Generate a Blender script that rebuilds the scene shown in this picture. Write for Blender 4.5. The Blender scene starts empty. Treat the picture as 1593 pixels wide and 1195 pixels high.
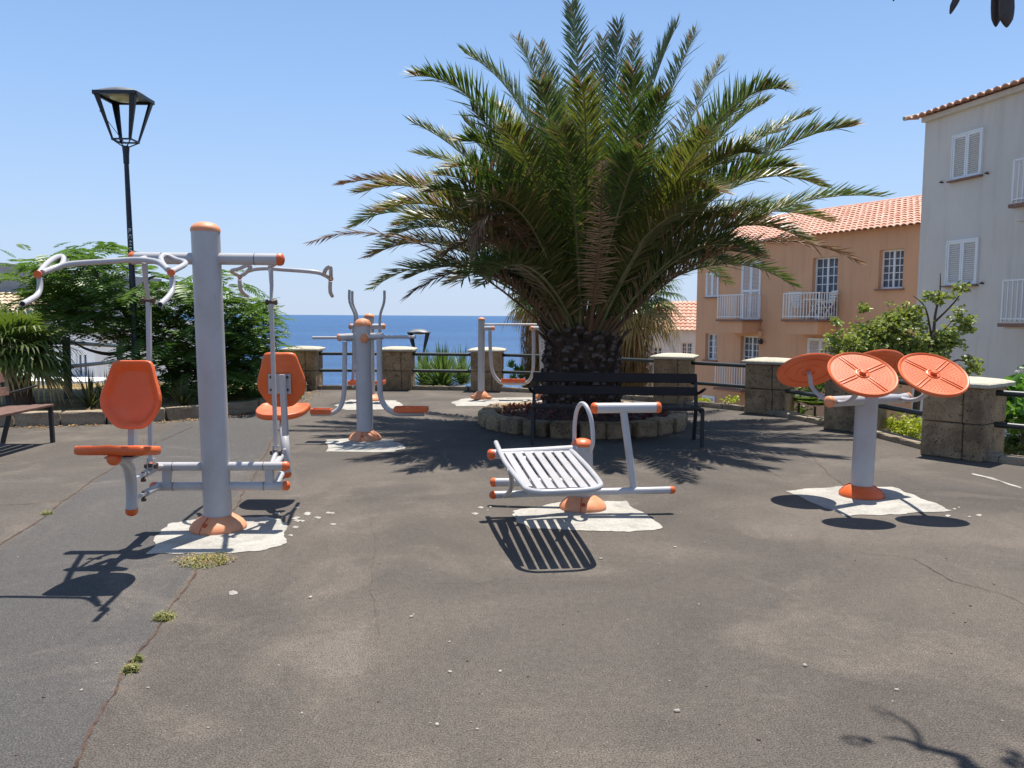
import bpy, bmesh, math, random
import numpy as np
from mathutils import Vector, Matrix
random.seed(7)
rad = math.radians
scene = bpy.context.scene
# ------------------------------------------------------------------ camera
F = 1230.0; CAMH = 1.5; PITCH = math.atan(106 / F); ROLL = rad(.33)
fw = Vector((0, math.cos(PITCH), -math.sin(PITCH)))
up0 = Vector((0, math.sin(PITCH), math.cos(PITCH))); rt0 = Vector((1, 0, 0))
RT = rt0 * math.cos(ROLL) + up0 * math.sin(ROLL)
UP = up0 * math.cos(ROLL) - rt0 * math.sin(ROLL)
cd = bpy.data.cameras.new("camera"); cam = bpy.data.objects.new("camera", cd)
scene.collection.objects.link(cam)
cd.sensor_width = 36; cd.lens = F / 1593 * 36; cd.clip_start = .05; cd.clip_end = 120000
m3 = Matrix((RT, UP, -fw)).transposed()
cam.matrix_world = Matrix.Translation((0, 0, CAMH)) @ m3.to_4x4()
scene.camera = cam
# ------------------------------------------------------------------ light
SX, SY = .11, .29                      # horizontal direction towards the sun, per metre of height
SUN_EL = math.atan(1 / math.hypot(SX, SY)); SUN_AZ = math.atan2(SX, SY)
w = bpy.data.worlds.new("World"); scene.world = w; w.use_nodes = True
nt = w.node_tree; nt.nodes.clear()
sky = nt.nodes.new('ShaderNodeTexSky'); sky.sky_type = 'NISHITA'; sky.sun_disc = False
sky.sun_elevation = SUN_EL; sky.sun_rotation = SUN_AZ
sky.air_density = 1.0; sky.dust_density = .5; sky.ozone_density = 1.0; sky.altitude = 30
bg = nt.nodes.new('ShaderNodeBackground'); bg.inputs['Strength'].default_value = .102
wo = nt.nodes.new('ShaderNodeOutputWorld')
# pale sea haze low over the horizon, blended into the sky by elevation
tc = nt.nodes.new('ShaderNodeTexCoord'); sx_ = nt.nodes.new('ShaderNodeSeparateXYZ'); nt.links.new(tc.outputs['Generated'], sx_.inputs[0])
def wramp(stops):
    r = nt.nodes.new('ShaderNodeValToRGB'); nt.links.new(sx_.outputs[2], r.inputs[0]); e = r.color_ramp.elements
    e[0].position = stops[0][0]; e[0].color = (*stops[0][1], 1); e[1].position = stops[-1][0]; e[1].color = (*stops[-1][1], 1)
    for p, c in stops[1:-1]: x = e.new(p); x.color = (*c, 1)
    return r.outputs[0]
hf = wramp([(0, (.95,) * 3), (.10, (.85,) * 3), (.30, (.75,) * 3), (.55, (.5,) * 3), (.8, (0,) * 3)])
hc = wramp([(0, (.355, .430, .545)), (.12, (.285, .40, .585)), (.25, (.205, .34, .58)), (.45, (.115, .235, .47))])
sc10 = nt.nodes.new('ShaderNodeVectorMath'); sc10.operation = 'SCALE'; nt.links.new(hc, sc10.inputs[0]); sc10.inputs['Scale'].default_value = 10
mx = nt.nodes.new('ShaderNodeMix'); mx.data_type = 'RGBA'
nt.links.new(hf, mx.inputs[0]); nt.links.new(sky.outputs[0], mx.inputs[6]); nt.links.new(sc10.outputs[0], mx.inputs[7])
nt.links.new(mx.outputs[2], bg.inputs[0]); nt.links.new(bg.outputs[0], wo.inputs[0])
sd = bpy.data.lights.new("sun", 'SUN'); sd.energy = 5.0; sd.angle = rad(.5); sd.color = (1, .95, .87)
so = bpy.data.objects.new("sun", sd); scene.collection.objects.link(so)
so.rotation_euler = Vector((SX, SY, 1)).to_track_quat('Z', 'Y').to_euler()
scene.view_settings.view_transform = 'Standard'; scene.view_settings.look = 'None'
scene.view_settings.exposure = .7; scene.view_settings.gamma = 1
scene.cycles.max_bounces = 6

# ------------------------------------------------------------------ helpers
def ray(px, py): return fw + RT * ((px - 796.5) / F) + UP * ((597.5 - py) / F)
def G(px, py, z=0.0):
    d = ray(px, py); return Vector((0, 0, CAMH)) + d * ((z - CAMH) / d.z)
def P(px, py, Y):
    d = ray(px, py); return Vector((0, 0, CAMH)) + d * (Y / d.y)
def tag(o, label=None, cat=None, group=None, kind=None):
    if label: o['label'] = label
    if cat: o['category'] = cat
    if group: o['group'] = group
    if kind: o['kind'] = kind
    return o
ORG = {}
def empty(name, loc, label, cat, group=None):
    o = bpy.data.objects.new(name, None); scene.collection.objects.link(o)
    o.location = loc; o.empty_display_size = .2; ORG[o.name] = Vector(loc)
    return tag(o, label, cat, group)
class MB:
    def __init__(s): s.v = []; s.f = []; s.m = []; s.s = []
    def add(s, vs, fs, mi=0, sm=False):
        n = len(s.v); s.v.extend([tuple(p) for p in vs])
        for f in fs: s.f.append([i + n for i in f]); s.m.append(mi); s.s.append(sm)
        return s
    def tube(s, pts, r, n=12, mi=0, caps=True, sub=0, flat=1.0, upv=None):
        pts = [Vector(p) for p in pts]
        rs = [r] * len(pts) if not isinstance(r, (list, tuple)) else list(r)
        if sub:
            q = []; qr = []
            for i in range(len(pts) - 1):
                p0 = pts[max(i - 1, 0)]; p1 = pts[i]; p2 = pts[i + 1]; p3 = pts[min(i + 2, len(pts) - 1)]
                for k in range(sub):
                    t = k / sub
                    q.append(.5 * ((2 * p1) + (p2 - p0) * t + (2 * p0 - 5 * p1 + 4 * p2 - p3) * t * t + (3 * p1 - p0 - 3 * p2 + p3) * t ** 3))
                    qr.append(rs[i] * (1 - t) + rs[i + 1] * t)
            q.append(pts[-1]); qr.append(rs[-1]); pts = q; rs = qr
        T = []
        for i in range(len(pts)):
            a = pts[max(i - 1, 0)]; b = pts[min(i + 1, len(pts) - 1)]
            T.append((b - a).normalized())
        ref = Vector(upv) if upv else (Vector((0, 0, 1)) if abs(T[0].z) < .9 else Vector((1, 0, 0)))
        nv = (ref - T[0] * ref.dot(T[0])).normalized()
        vs = []
        for i, p in enumerate(pts):
            nv = (nv - T[i] * nv.dot(T[i])).normalized(); bv = T[i].cross(nv)
            for k in range(n):
                a = 2 * math.pi * (k + (.5 if n == 4 else 0)) / n
                vs.append(p + (nv * math.cos(a) * flat + bv * math.sin(a)) * rs[i])
        fs = []
        for i in range(len(pts) - 1):
            for k in range(n):
                k2 = (k + 1) % n
                fs.append((i * n + k, i * n + k2, (i + 1) * n + k2, (i + 1) * n + k))
        s.add(vs, fs, mi, n > 5)
        if caps:
            L = (len(pts) - 1) * n
            s.add(vs, [tuple(range(n))[::-1], tuple(range(L, L + n))], mi, False)
        return s
    def box(s, c, size, M=None, mi=0):
        c = Vector(c); h = Vector(size) / 2
        vs = []
        for z in (-1, 1):
            for (x, y) in ((-1, -1), (1, -1), (1, 1), (-1, 1)):
                p = Vector((x * h.x, y * h.y, z * h.z)); vs.append(c + (M @ p if M else p))
        return s.add(vs, [(3, 2, 1, 0), (4, 5, 6, 7), (0, 1, 5, 4), (1, 2, 6, 5), (2, 3, 7, 6), (3, 0, 4, 7)], mi)
    def cbox(s, c, size, M=None, ch=.01, mi=0, seg=2, jit=0, sm=False):
        bm = bmesh.new(); bmesh.ops.create_cube(bm, size=1)
        for v in bm.verts: v.co = Vector((v.co.x * size[0], v.co.y * size[1], v.co.z * size[2]))
        bmesh.ops.bevel(bm, geom=bm.edges[:], offset=ch, segments=seg, affect='EDGES', profile=.6)
        if jit:
            bmesh.ops.subdivide_edges(bm, edges=[e for e in bm.edges if e.calc_length() > .1], cuts=2, use_grid_fill=True)
            for v in bm.verts: v.co += Vector([random.uniform(-jit, jit) for _ in range(3)])
        bm.verts.index_update(); c = Vector(c)
        vs = [c + (M @ v.co if M else v.co) for v in bm.verts]
        fs = [[v.index for v in f.verts] for f in bm.faces]; bm.free()
        return s.add(vs, fs, mi, sm)
    def lathe(s, c, prof, n=32, mi=0, M=None, sm=True):
        c = Vector(c); vs = []
        for (r, z) in prof:
            for k in range(n):
                a = 2 * math.pi * k / n; p = Vector((r * math.cos(a), r * math.sin(a), z))
                vs.append(c + (M @ p if M else p))
        fs = []
        for i in range(len(prof) - 1):
            for k in range(n):
                k2 = (k + 1) % n; fs.append((i * n + k, i * n + k2, (i + 1) * n + k2, (i + 1) * n + k))
        fs.append(tuple(range((len(prof) - 1) * n, len(prof) * n)))
        return s.add(vs, fs, mi, sm)
    def prism(s, pts, ext, mi=0):
        pts = [Vector(p) for p in pts]; e = Vector(ext); n = len(pts)
        fs = [tuple(range(n))[::-1], tuple(range(n, 2 * n))] + [(i, (i + 1) % n, (i + 1) % n + n, i + n) for i in range(n)]
        return s.add(pts + [p + e for p in pts], fs, mi)
    def quad(s, a, b, c, d, mi=0): return s.add([a, b, c, d], [(0, 1, 2, 3)], mi)
def obj(name, mb, mats, parent=None, sharp=35, label=None):
    if not isinstance(mats, (list, tuple)): mats = [mats]
    org = ORG[parent.name] if parent else Vector((0, 0, 0))
    me = bpy.data.meshes.new(name)
    V = np.array(mb.v, dtype=float) - np.array(org)
    me.from_pydata(V.tolist(), [], mb.f)
    for m in mats: me.materials.append(m)
    me.polygons.foreach_set('material_index', mb.m)
    me.polygons.foreach_set('use_smooth', mb.s)
    me.update()
    if any(mb.s) and len(mb.f) < 60000: me.set_sharp_from_angle(angle=rad(sharp))
    o = bpy.data.objects.new(name, me); scene.collection.objects.link(o)
    if parent: o.parent = parent
    ORG[o.name] = org
    if label: o['label'] = label
    return o
def centred(mb, name, mats, label=None, cat=None, group=None, kind=None):
    """a thing that is one mesh, with its origin at its base"""
    a = np.array(mb.v); c = Vector(((a[:, 0].min() + a[:, 0].max()) / 2, (a[:, 1].min() + a[:, 1].max()) / 2, a[:, 2].min()))
    mb.v = [tuple(Vector(p) - c) for p in mb.v]
    o = obj(name, mb, mats); o.location = c
    return tag(o, label, cat, group, kind)

# ------------------------------------------------------------------ materials
def nodes(name):
    m = bpy.data.materials.new(name); m.use_nodes = True
    return m, m.node_tree, m.node_tree.nodes['Principled BSDF']
def lk(t, a, b): t.links.new(a, b)
def ramp(t, fac, stops):
    r = t.nodes.new('ShaderNodeValToRGB'); lk(t, fac, r.inputs[0])
    e = r.color_ramp.elements
    e[0].position = stops[0][0]; e[0].color = (*stops[0][1], 1); e[1].position = stops[-1][0]; e[1].color = (*stops[-1][1], 1)
    for p, c in stops[1:-1]:
        x = e.new(p); x.color = (*c, 1)
    return r.outputs[0]
def coord(t, kind='Object'):
    if kind == 'World':
        g = t.nodes.new('ShaderNodeNewGeometry'); return g.outputs['Position']
    return t.nodes.new('ShaderNodeTexCoord').outputs[kind]
def noise(t, vec, sc, det=4, rough=.55, dist=0):
    n = t.nodes.new('ShaderNodeTexNoise'); lk(t, vec, n.inputs['Vector'])
    n.inputs['Scale'].default_value = sc; n.inputs['Detail'].default_value = det
    n.inputs['Roughness'].default_value = rough; n.inputs['Distortion'].default_value = dist
    return n.outputs['Fac']
def mix(t, fac, a, b, mode='MIX'):
    x = t.nodes.new('ShaderNodeMix'); x.data_type = 'RGBA'; x.blend_type = mode
    for k, val in ((0, fac), (6, a), (7, b)):
        if hasattr(val, 'node'): lk(t, val, x.inputs[k])
        elif k == 0: x.inputs[0].default_value = val
        else: x.inputs[k].default_value = (*val, 1)
    return x.outputs[2]
def math_(t, op, a, b=None, c=None):
    n = t.nodes.new('ShaderNodeMath'); n.operation = op
    for i, val in enumerate((a, b, c)):
        if val is None: continue
        if hasattr(val, 'node'): lk(t, val, n.inputs[i])
        else: n.inputs[i].default_value = val
    return n.outputs[0]
def bump(t, bs, h, s=.3, d=.01):
    b = t.nodes.new('ShaderNodeBump'); b.inputs['Strength'].default_value = s; b.inputs['Distance'].default_value = d
    lk(t, h, b.inputs['Height']); lk(t, b.outputs[0], bs.inputs['Normal'])
def simple(name, col, rough=.5, metal=0, var=.15, sc=8, bs=0, bsc=60, dirt=None, dirt_amt=.3, spec=.5):
    m, t, b = nodes(name); v = coord(t, 'World')
    n = noise(t, v, sc, 5)
    c1 = tuple(x * (1 - var) for x in col); c2 = tuple(min(1, x * (1 + var)) for x in col)
    c = ramp(t, n, [(.3, c1), (.7, c2)])
    if dirt:
        n2 = noise(t, v, sc * .6, 6, .7)
        c = mix(t, math_(t, 'MULTIPLY', ramp(t, n2, [(.48, (0, 0, 0)), (.72, (1, 1, 1))]), dirt_amt), c, dirt)
    lk(t, c, b.inputs['Base Color']); b.inputs['Roughness'].default_value = rough; b.inputs['Metallic'].default_value = metal
    b.inputs['Specular IOR Level'].default_value = spec
    if bs: bump(t, b, noise(t, v, bsc, 4), bs, .01)
    return m
def leafmat(name, c1, c2, rough=.45, tr=.25, sc=6, spec=.4, trc=None):
    m, t, b = nodes(name); v = coord(t, 'World')
    c = ramp(t, noise(t, v, sc, 3, .7), [(.32, c1), (.68, c2)])
    lk(t, c, b.inputs['Base Color']); b.inputs['Roughness'].default_value = rough
    b.inputs['Specular IOR Level'].default_value = spec
    tl = t.nodes.new('ShaderNodeBsdfTranslucent')
    hs = mix(t, 1.0, c, trc or (1.5, 1.6, .7), 'MULTIPLY'); lk(t, hs, tl.inputs['Color'])
    ms = t.nodes.new('ShaderNodeMixShader'); ms.inputs[0].default_value = tr
    out = t.nodes['Material Output']
    lk(t, b.outputs[0], ms.inputs[1]); lk(t, tl.outputs[0], ms.inputs[2]); lk(t, ms.outputs[0], out.inputs['Surface'])
    return m
M = {}
M['grey'] = simple('grey_paint', (.42, .41, .415), .33, 0, .04, 5, dirt=(.33, .30, .27), dirt_amt=.5)
def chipped(m, col, sc, th, amt, base_r, dr):
    t = m.node_tree; b = t.nodes['Principled BSDF']; v = coord(t, 'World'); src = b.inputs['Base Color'].links[0].from_socket
    n = noise(t, v, sc, 5, .75); k = math_(t, 'MULTIPLY', ramp(t, n, [(th, (0, 0, 0)), (th + .02, (1, 1, 1))]), math_(t, 'MULTIPLY', ramp(t, noise(t, v, 3.1, 2), [(.5, (0, 0, 0)), (.62, (1, 1, 1))]), amt))
    lk(t, mix(t, k, src, col), b.inputs['Base Color'])
    lk(t, math_(t, 'ADD', base_r, math_(t, 'MULTIPLY', noise(t, v, 12, 5, .7), dr)), b.inputs['Roughness'])
chipped(M['grey'], (.16, .11, .08), 34, .66, .8, .22, .3)
M['orange'] = simple('orange_plastic', (.66, .108, .018), .38, 0, .06, 4, dirt=(.66, .26, .12), dirt_amt=.5)
M['salmon'] = simple('faded_orange', (.66, .25, .11), .5, 0, .12, 9, dirt=(.60, .36, .23), dirt_amt=.6)
chipped(M['orange'], (.60, .30, .19), 26, .64, .7, .28, .3); chipped(M['salmon'], (.45, .30, .22), 30, .60, .7, .4, .3)
M['groove'] = simple('dark_orange', (.42, .055, .012), .5)
M['bolt'] = simple('rusty_bolt', (.09, .055, .04), .6, .3, .4, 60)
M['black'] = simple('black_hole', (.008, .008, .009), .8)
M['lamp'] = simple('lamp_metal', (.018, .024, .036), .45, .2, .3, 20)
M['lampdome'] = simple('lamp_dome', (.11, .12, .13), .5, .1, .15, 12)
M['diffuser'] = simple('lamp_diffuser', (.55, .52, .38), .4)
M['rail'] = simple('rail_paint', (.022, .030, .028), .38, 0, .3, 12, dirt=(.07, .05, .035), dirt_amt=.35)
M['benchmetal'] = simple('bench_metal', (.020, .021, .022), .6, 0, .2, 20)
M['benchdark'] = simple('bench_dark_slat', (.018, .010, .008), .8, 0, .25, 10)
M['benchwood'] = simple('bench_wood', (.13, .065, .045), .6, 0, .3, 14, .3, 80)
M['soil'] = simple('soil', (.06, .042, .03), .95, 0, .5, 12, .8, 30)
M['mulch'] = leafmat('purple_groundcover', (.10, .025, .03), (.20, .07, .05), .6, .1, 10)
def stone(name, c1, c2, pit=True, sc=3):
    m, t, b = nodes(name); v = coord(t, 'World')
    n = noise(t, v, sc, 6, .65); c = ramp(t, n, [(.3, c1), (.7, c2)])
    n2 = noise(t, v, sc * 14, 4, .7); c = mix(t, .35, c, ramp(t, n2, [(.35, (.18, .16, .13)), (.6, (.66, .62, .55))]), 'OVERLAY')
    h = n2
    if pit:
        vo = t.nodes.new('ShaderNodeTexVoronoi'); lk(t, v, vo.inputs['Vector']); vo.inputs['Scale'].default_value = 34
        vo.inputs['Randomness'].default_value = 1
        big = noise(t, v, 9, 2)
        th = math_(t, 'MULTIPLY', big, .62)
        pitf = math_(t, 'LESS_THAN', vo.outputs['Distance'], th)
        pitf = math_(t, 'MULTIPLY', pitf, math_(t, 'GREATER_THAN', noise(t, v, 17, 2), .52))
        c = mix(t, math_(t, 'MULTIPLY', pitf, .8), c, (.045, .032, .022)); h = math_(t, 'SUBTRACT', n2, pitf)
        st = noise(t, v, 1.6, 5, .7); c = mix(t, math_(t, 'MULTIPLY', ramp(t, st, [(.46, (0, 0, 0)), (.62, (1, 1, 1))]), .62), c, (.06, .042, .03))
    lk(t, c, b.inputs['Base Color']); b.inputs['Roughness'].default_value = .95; bump(t, b, h, .6, .012)
    return m
M['tuff'] = stone('tuff_stone', (.24, .165, .095), (.42, .31, .19))
M['kerbstone'] = stone('kerb_stone', (.20, .16, .11), (.34, .28, .21), False)
M['capstone'] = stone('cap_stone', (.36, .34, .275), (.48, .45, .375), False, 2)
M['mortar'] = simple('mortar', (.05, .04, .03), .95, 0, .3, 20)
M['cement'] = stone('white_cement', (.36, .34, .295), (.46, .435, .385), False, 2.2)
def cement():
    m, t, b = nodes('white_cement'); v = coord(t, 'World')
    n = noise(t, v, 3.0, 6, .7, .8); c = ramp(t, n, [(.28, (.23, .213, .185)), (.5, (.345, .327, .29)), (.72, (.41, .39, .35))])
    st = noise(t, v, 11, 5, .7); c = mix(t, math_(t, 'MULTIPLY', ramp(t, st, [(.55, (0, 0, 0)), (.72, (1, 1, 1))]), .5), c, (.22, .19, .15))
    f = noise(t, v, 80, 3, .7); c = mix(t, .35, c, ramp(t, f, [(.3, (.2, .2, .2)), (.7, (.8, .8, .8))]), 'OVERLAY')
    lk(t, c, b.inputs['Base Color']); b.inputs['Roughness'].default_value = .95; bump(t, b, math_(t, 'ADD', n, f), .5, .01); return m
M['cement'] = cement()
M['dirtline'] = simple('crack_dirt', (.070, .038, .024), .95, 0, .6, 30, .5, 80)
# asphalt
def asphalt():
    m, t, b = nodes('asphalt'); v = coord(t, 'World')
    sp = t.nodes.new('ShaderNodeSeparateXYZ'); lk(t, v, sp.inputs[0])
    x, y = sp.outputs[0], sp.outputs[1]
    fine = noise(t, v, 150, 3, .75)
    med = noise(t, v, 26, 4, .7)
    big = noise(t, v, .55, 5, .6, .6)
    c = ramp(t, big, [(.30, (.066, .057, .049)), (.5, (.092, .079, .067)), (.70, (.126, .107, .089))])
    # bluish newer strip between the two seams at the left
    wob = math_(t, 'MULTIPLY', math_(t, 'SUBTRACT', noise(t, v, 1.3, 3), .5), .10)
    def side(p, q):   # signed distance to the seam p-q, positive on the left of it
        dx, dy = q[0] - p[0], q[1] - p[1]; L = math.hypot(dx, dy); nx, ny = -dy / L, dx / L
        return math_(t, 'ADD', math_(t, 'ADD', math_(t, 'MULTIPLY', x, nx), math_(t, 'MULTIPLY', y, ny)), -(p[0] * nx + p[1] * ny))
    s1 = math_(t, 'ADD', side((-1.67, 3.61), (-2.95, 9.72)), wob)
    s2 = math_(t, 'ADD', side((-3.31, 5.02), (-3.94, 7.81)), wob)
    k = math_(t, 'MULTIPLY', math_(t, 'GREATER_THAN', s1, .02), math_(t, 'LESS_THAN', s2, -.02))
    c = mix(t, math_(t, 'MULTIPLY', k, .72), c, (.072, .070, .069))
    # worn pale patches
    pale = ramp(t, noise(t, v, .9, 6, .62, 1.2), [(.52, (0, 0, 0)), (.68, (1, 1, 1))])
    c = mix(t, math_(t, 'MULTIPLY', pale, .42), c, (.180, .152, .126))
    dark = ramp(t, noise(t, v, 2.3, 5, .6, .4), [(.30, (1, 1, 1)), (.46, (0, 0, 0))])
    c = mix(t, math_(t, 'MULTIPLY', dark, .22), c, (.052, .045, .04))
    c = mix(t, .75, c, ramp(t, fine, [(.34, (.0, .0, .0)), (.5, (.5, .5, .5)), (.66, (.98, .96, .93))]), 'OVERLAY')
    c = mix(t, .5, c, ramp(t, med, [(.3, (.32, .32, .32)), (.7, (.66, .66, .66))]), 'OVERLAY')
    for sc, th, col in ((90, .075, (.32, .28, .24)), (60, .06, (.03, .024, .02)), (24, .018, (.42, .38, .33))):
        vo = t.nodes.new('ShaderNodeTexVoronoi'); lk(t, v, vo.inputs['Vector']); vo.inputs['Scale'].default_value = sc
        sel = math_(t, 'GREATER_THAN', noise(t, v, sc * .35, 1), .55)
        k2 = math_(t, 'MULTIPLY', math_(t, 'LESS_THAN', vo.outputs['Distance'], th * 1.8), sel)
        c = mix(t, math_(t, 'MULTIPLY', k2, .75), c, col)
    lk(t, c, b.inputs['Base Color']); b.inputs['Roughness'].default_value = .9
    b.inputs['Specular IOR Level'].default_value = .25
    bump(t, b, math_(t, 'ADD', fine, math_(t, 'MULTIPLY', med, .7)), .55, .008)
    return m
M['asphalt'] = asphalt()
# sea
def sea():
    m, t, b = nodes('sea_water'); v = coord(t, 'World')
    mp = t.nodes.new('ShaderNodeMapping'); lk(t, v, mp.inputs[0]); mp.inputs['Scale'].default_value = (.35, 1, 1)
    n1 = noise(t, mp.outputs[0], .05, 6, .7); n2 = noise(t, mp.outputs[0], .006, 4, .6); n3 = noise(t, mp.outputs[0], .22, 5, .7)
    c = ramp(t, n1, [(.35, (.007, .042, .120)), (.65, (.022, .092, .22))])
    c = mix(t, .5, c, ramp(t, n2, [(.35, (.009, .048, .135)), (.65, (.024, .094, .225))]))
    c = mix(t, math_(t, 'MULTIPLY', ramp(t, n3, [(.60, (0, 0, 0)), (.70, (1, 1, 1))]), .25), c, (.08, .17, .32))  # small whitecaps and glints painted into the water colour
    lk(t, c, b.inputs['Base Color']); b.inputs['Roughness'].default_value = .35; b.inputs['IOR'].default_value = 1.33
    b.inputs['Specular IOR Level'].default_value = .35
    bump(t, b, math_(t, 'ADD', n1, n3), .9, 2.5)
    return m
M['sea'] = sea()
M['hill'] = simple('hill_ground', (.14, .115, .07), .95, 0, .4, .6, .5, 3, dirt=(.06, .08, .03), dirt_amt=.7)
M['bed'] = simple('dry_bed', (.24, .17, .075), .95, 0, .4, 2, .8, 25, dirt=(.10, .09, .04), dirt_amt=.6)
# plants
M['palm_g'] = leafmat('palm_green', (.038, .068, .017), (.105, .150, .038), .50, .25, 7, .45)
M['palm_b'] = leafmat('palm_bluegreen', (.040, .070, .032), (.110, .150, .072), .48, .22, 7, .5)
M['palm_y'] = leafmat('palm_olive', (.070, .085, .020), (.145, .150, .040), .38, .28, 6, .6)
M['palm_d'] = leafmat('palm_dry', (.24, .155, .085), (.42, .28, .165), .6, .2, 4, .3, (1.2, 1.0, .7))
M['palm_o'] = leafmat('palm_brown', (.13, .078, .042), (.27, .175, .10), .6, .15, 4, .3, (1.2, 1.0, .7))
M['rachis'] = simple('rachis', (.15, .145, .06), .45, 0, .3, 6)
M['rachis_d'] = simple('rachis_dry', (.16, .085, .042), .6, 0, .3, 6)
M['boot'] = simple('palm_boot', (.060, .034, .021), .9, 0, .6, 9, .6, 40)
M['bootcut'] = simple('palm_boot_cut', (.095, .068, .050), .85, 0, .7, 16)
M['bark'] = simple('bark', (.11, .075, .05), .9, 0, .3, 14, .5, 50)
M['skirt'] = leafmat('palm_skirt', (.22, .125, .05), (.40, .25, .12), .7, .15, 8, .2, (1.2, 1, .7))
M['fan_g'] = leafmat('fan_leaf', (.06, .10, .022), (.14, .18, .045), .4, .3, 4)
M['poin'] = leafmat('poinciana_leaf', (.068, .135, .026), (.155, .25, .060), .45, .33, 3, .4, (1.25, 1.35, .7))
M['poin_d'] = leafmat('poinciana_leaf_dark', (.045, .09, .020), (.095, .165, .040), .45, .3, 3)  # shaded copy of the leaf colour above, also used on the overhanging tree
M['fig'] = leafmat('light_leaf', (.155, .205, .045), (.33, .375, .12), .4, .32, 9, .35, (1.3, 1.3, .6))
M['fig_d'] = leafmat('shrub_leaf', (.06, .10, .022), (.14, .19, .05), .4, .28, 5)
M['broad'] = leafmat('broad_leaf', (.06, .15, .022), (.13, .26, .045), .35, .35, 4)
M['lime'] = leafmat('lime_leaf', (.22, .26, .030), (.40, .42, .06), .45, .35, 8)
M['agave'] = leafmat('agave_blade', (.075, .13, .040), (.17, .24, .085), .4, .2, 5)
M['spike'] = leafmat('spike_blade', (.045, .055, .02), (.10, .11, .045), .5, .2, 5)
M['weed'] = leafmat('weed_leaf', (.16, .17, .055), (.30, .28, .11), .7, .25, 12)
M['drygrass'] = leafmat('dry_grass', (.28, .20, .08), (.48, .37, .17), .7, .25, 9, .2, (1.2, 1.1, .7))
M['flower'] = leafmat('white_flower', (.75, .74, .70), (.85, .84, .8), .5, .3, 5, .3, (1, 1, 1))
# buildings
def plaster(name, col, var=.06):
    m, t, b = nodes(name); v = coord(t, 'World')
    c = ramp(t, noise(t, v, .7, 6, .6), [(.3, tuple(x * (1 - var) for x in col)), (.7, tuple(min(1, x * (1 + var)) for x in col))])
    sp = t.nodes.new('ShaderNodeMapping'); lk(t, v, sp.inputs[0]); sp.inputs['Scale'].default_value = (3, 3, .25)
    st = noise(t, sp.outputs[0], 1.2, 5, .7)
    c = mix(t, math_(t, 'MULTIPLY', ramp(t, st, [(.48, (0, 0, 0)), (.72, (1, 1, 1))]), .32), c, tuple(x * .6 for x in col))
    lk(t, c, b.inputs['Base Color']); b.inputs['Roughness'].default_value = .9; bump(t, b, noise(t, v, 60, 3), .15, .01)
    return m
M['orange_wall'] = plaster('orange_plaster', (.67, .37, .215))
M['white_wall'] = plaster('white_plaster', (.65, .59, .53))
M['white_wall2'] = plaster('white_plaster_far', (.74, .73, .72))
M['grey_roof'] = plaster('grey_roofing', (.30, .31, .33))
M['white'] = simple('white_paint', (.78, .78, .78), .45, 0, .03, 3)
M['ivory'] = simple('ivory_plastic', (.78, .76, .68), .5, 0, .04, 3)
M['sill'] = simple('brown_sill', (.24, .13, .10), .8)
M['glass'] = simple('window_glass', (.035, .045, .06), .06, 0, .4, 2, spec=.9)
M['curtain'] = simple('curtain', (.11, .13, .165), .7, 0, .35, 7)
M['purple'] = simple('purple_cloth', (.10, .035, .13), .8)
def tiles(name, c1, c2, c3):
    m, t, b = nodes(name); v = coord(t, 'World')
    n = noise(t, v, 3.2, 2); n2 = noise(t, v, 14, 4, .7)
    c = ramp(t, n, [(.3, c1), (.5, c2), (.7, c3)]); c = mix(t, .3, c, ramp(t, n2, [(.3, (.25, .25, .25)), (.7, (.75, .75, .75))]), 'OVERLAY')
    lk(t, c, b.inputs['Base Color']); b.inputs['Roughness'].default_value = .85; return m
M['tile'] = tiles('clay_tiles', (.49, .23, .15), (.58, .32, .23), (.64, .41, .31))
M['tile_pale'] = tiles('pale_tiles', (.42, .32, .21), (.52, .40, .27), (.60, .48, .34))
M['pod'] = simple('seed_pod', (.045, .028, .022), .5, 0, .4, 30)
M['pebble'] = simple('pebbles', (.30, .265, .225), .9, 0, .4, 9)
M['litter'] = leafmat('leaf_litter', (.20, .10, .04), (.42, .28, .14), .8, .1, 15, .2)
M['sticker'] = simple('pale_sticker', (.66, .66, .64), .5, 0, .06, 30)
M['graffiti'] = simple('grey_marker', (.30, .36, .42), .6, 0, .2, 60)
# ------------------------------------------------------------------ ground, kerbs, sea
EDGE = [(-14, 12.9), (-7.9, 15.9), (-4.4, 16.2), (-2.35, 16.3), (-.5, 16.15), (1.2, 15.55), (2.95, 13.95), (4.25, 12.6), (4.82, 10.75), (5.12, 8.72), (6.5, 7.2), (8, 6), (9.5, 5.2)]
b = MB(); pts = [(-14, -8)] + EDGE + [(9.5, -8)]
b.add([(x, y, 0) for x, y in pts], [tuple(range(len(pts)))[::-1]])
b.add([(x, y, z) for x, y in EDGE for z in (0, -1.6)], [(2 * i, 2 * i + 1, 2 * i + 3, 2 * i + 2) for i in range(len(EDGE) - 1)])
tag(obj('pavement', b, M['asphalt']), kind='structure')
def hill_z(x, y):
    d = max(0, y - 15); r = max(0, x - 5)
    z = -.95 - .135 * d - .06 * min(r, 30) * (1 if y > -20 else 0)
    z += .25 * math.sin(x * .31 + y * .17) * min(1, d / 5)
    return max(z, -30)
b = MB(); xs = [-400, -200, -100, -60] + [i * 2.5 for i in range(-18, 30)] + [100, 200, 400]; ys = [-60, -20, 0, 10] + [14 + i * 3 for i in range(25)] + [100, 130, 170, 220]
vs = [(x, y, hill_z(x, y)) for y in ys for x in xs]; n = len(xs)
b.add(vs, [(j * n + i, j * n + i + 1, (j + 1) * n + i + 1, (j + 1) * n + i) for j in range(len(ys) - 1) for i in range(n - 1)], 0, True)
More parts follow.
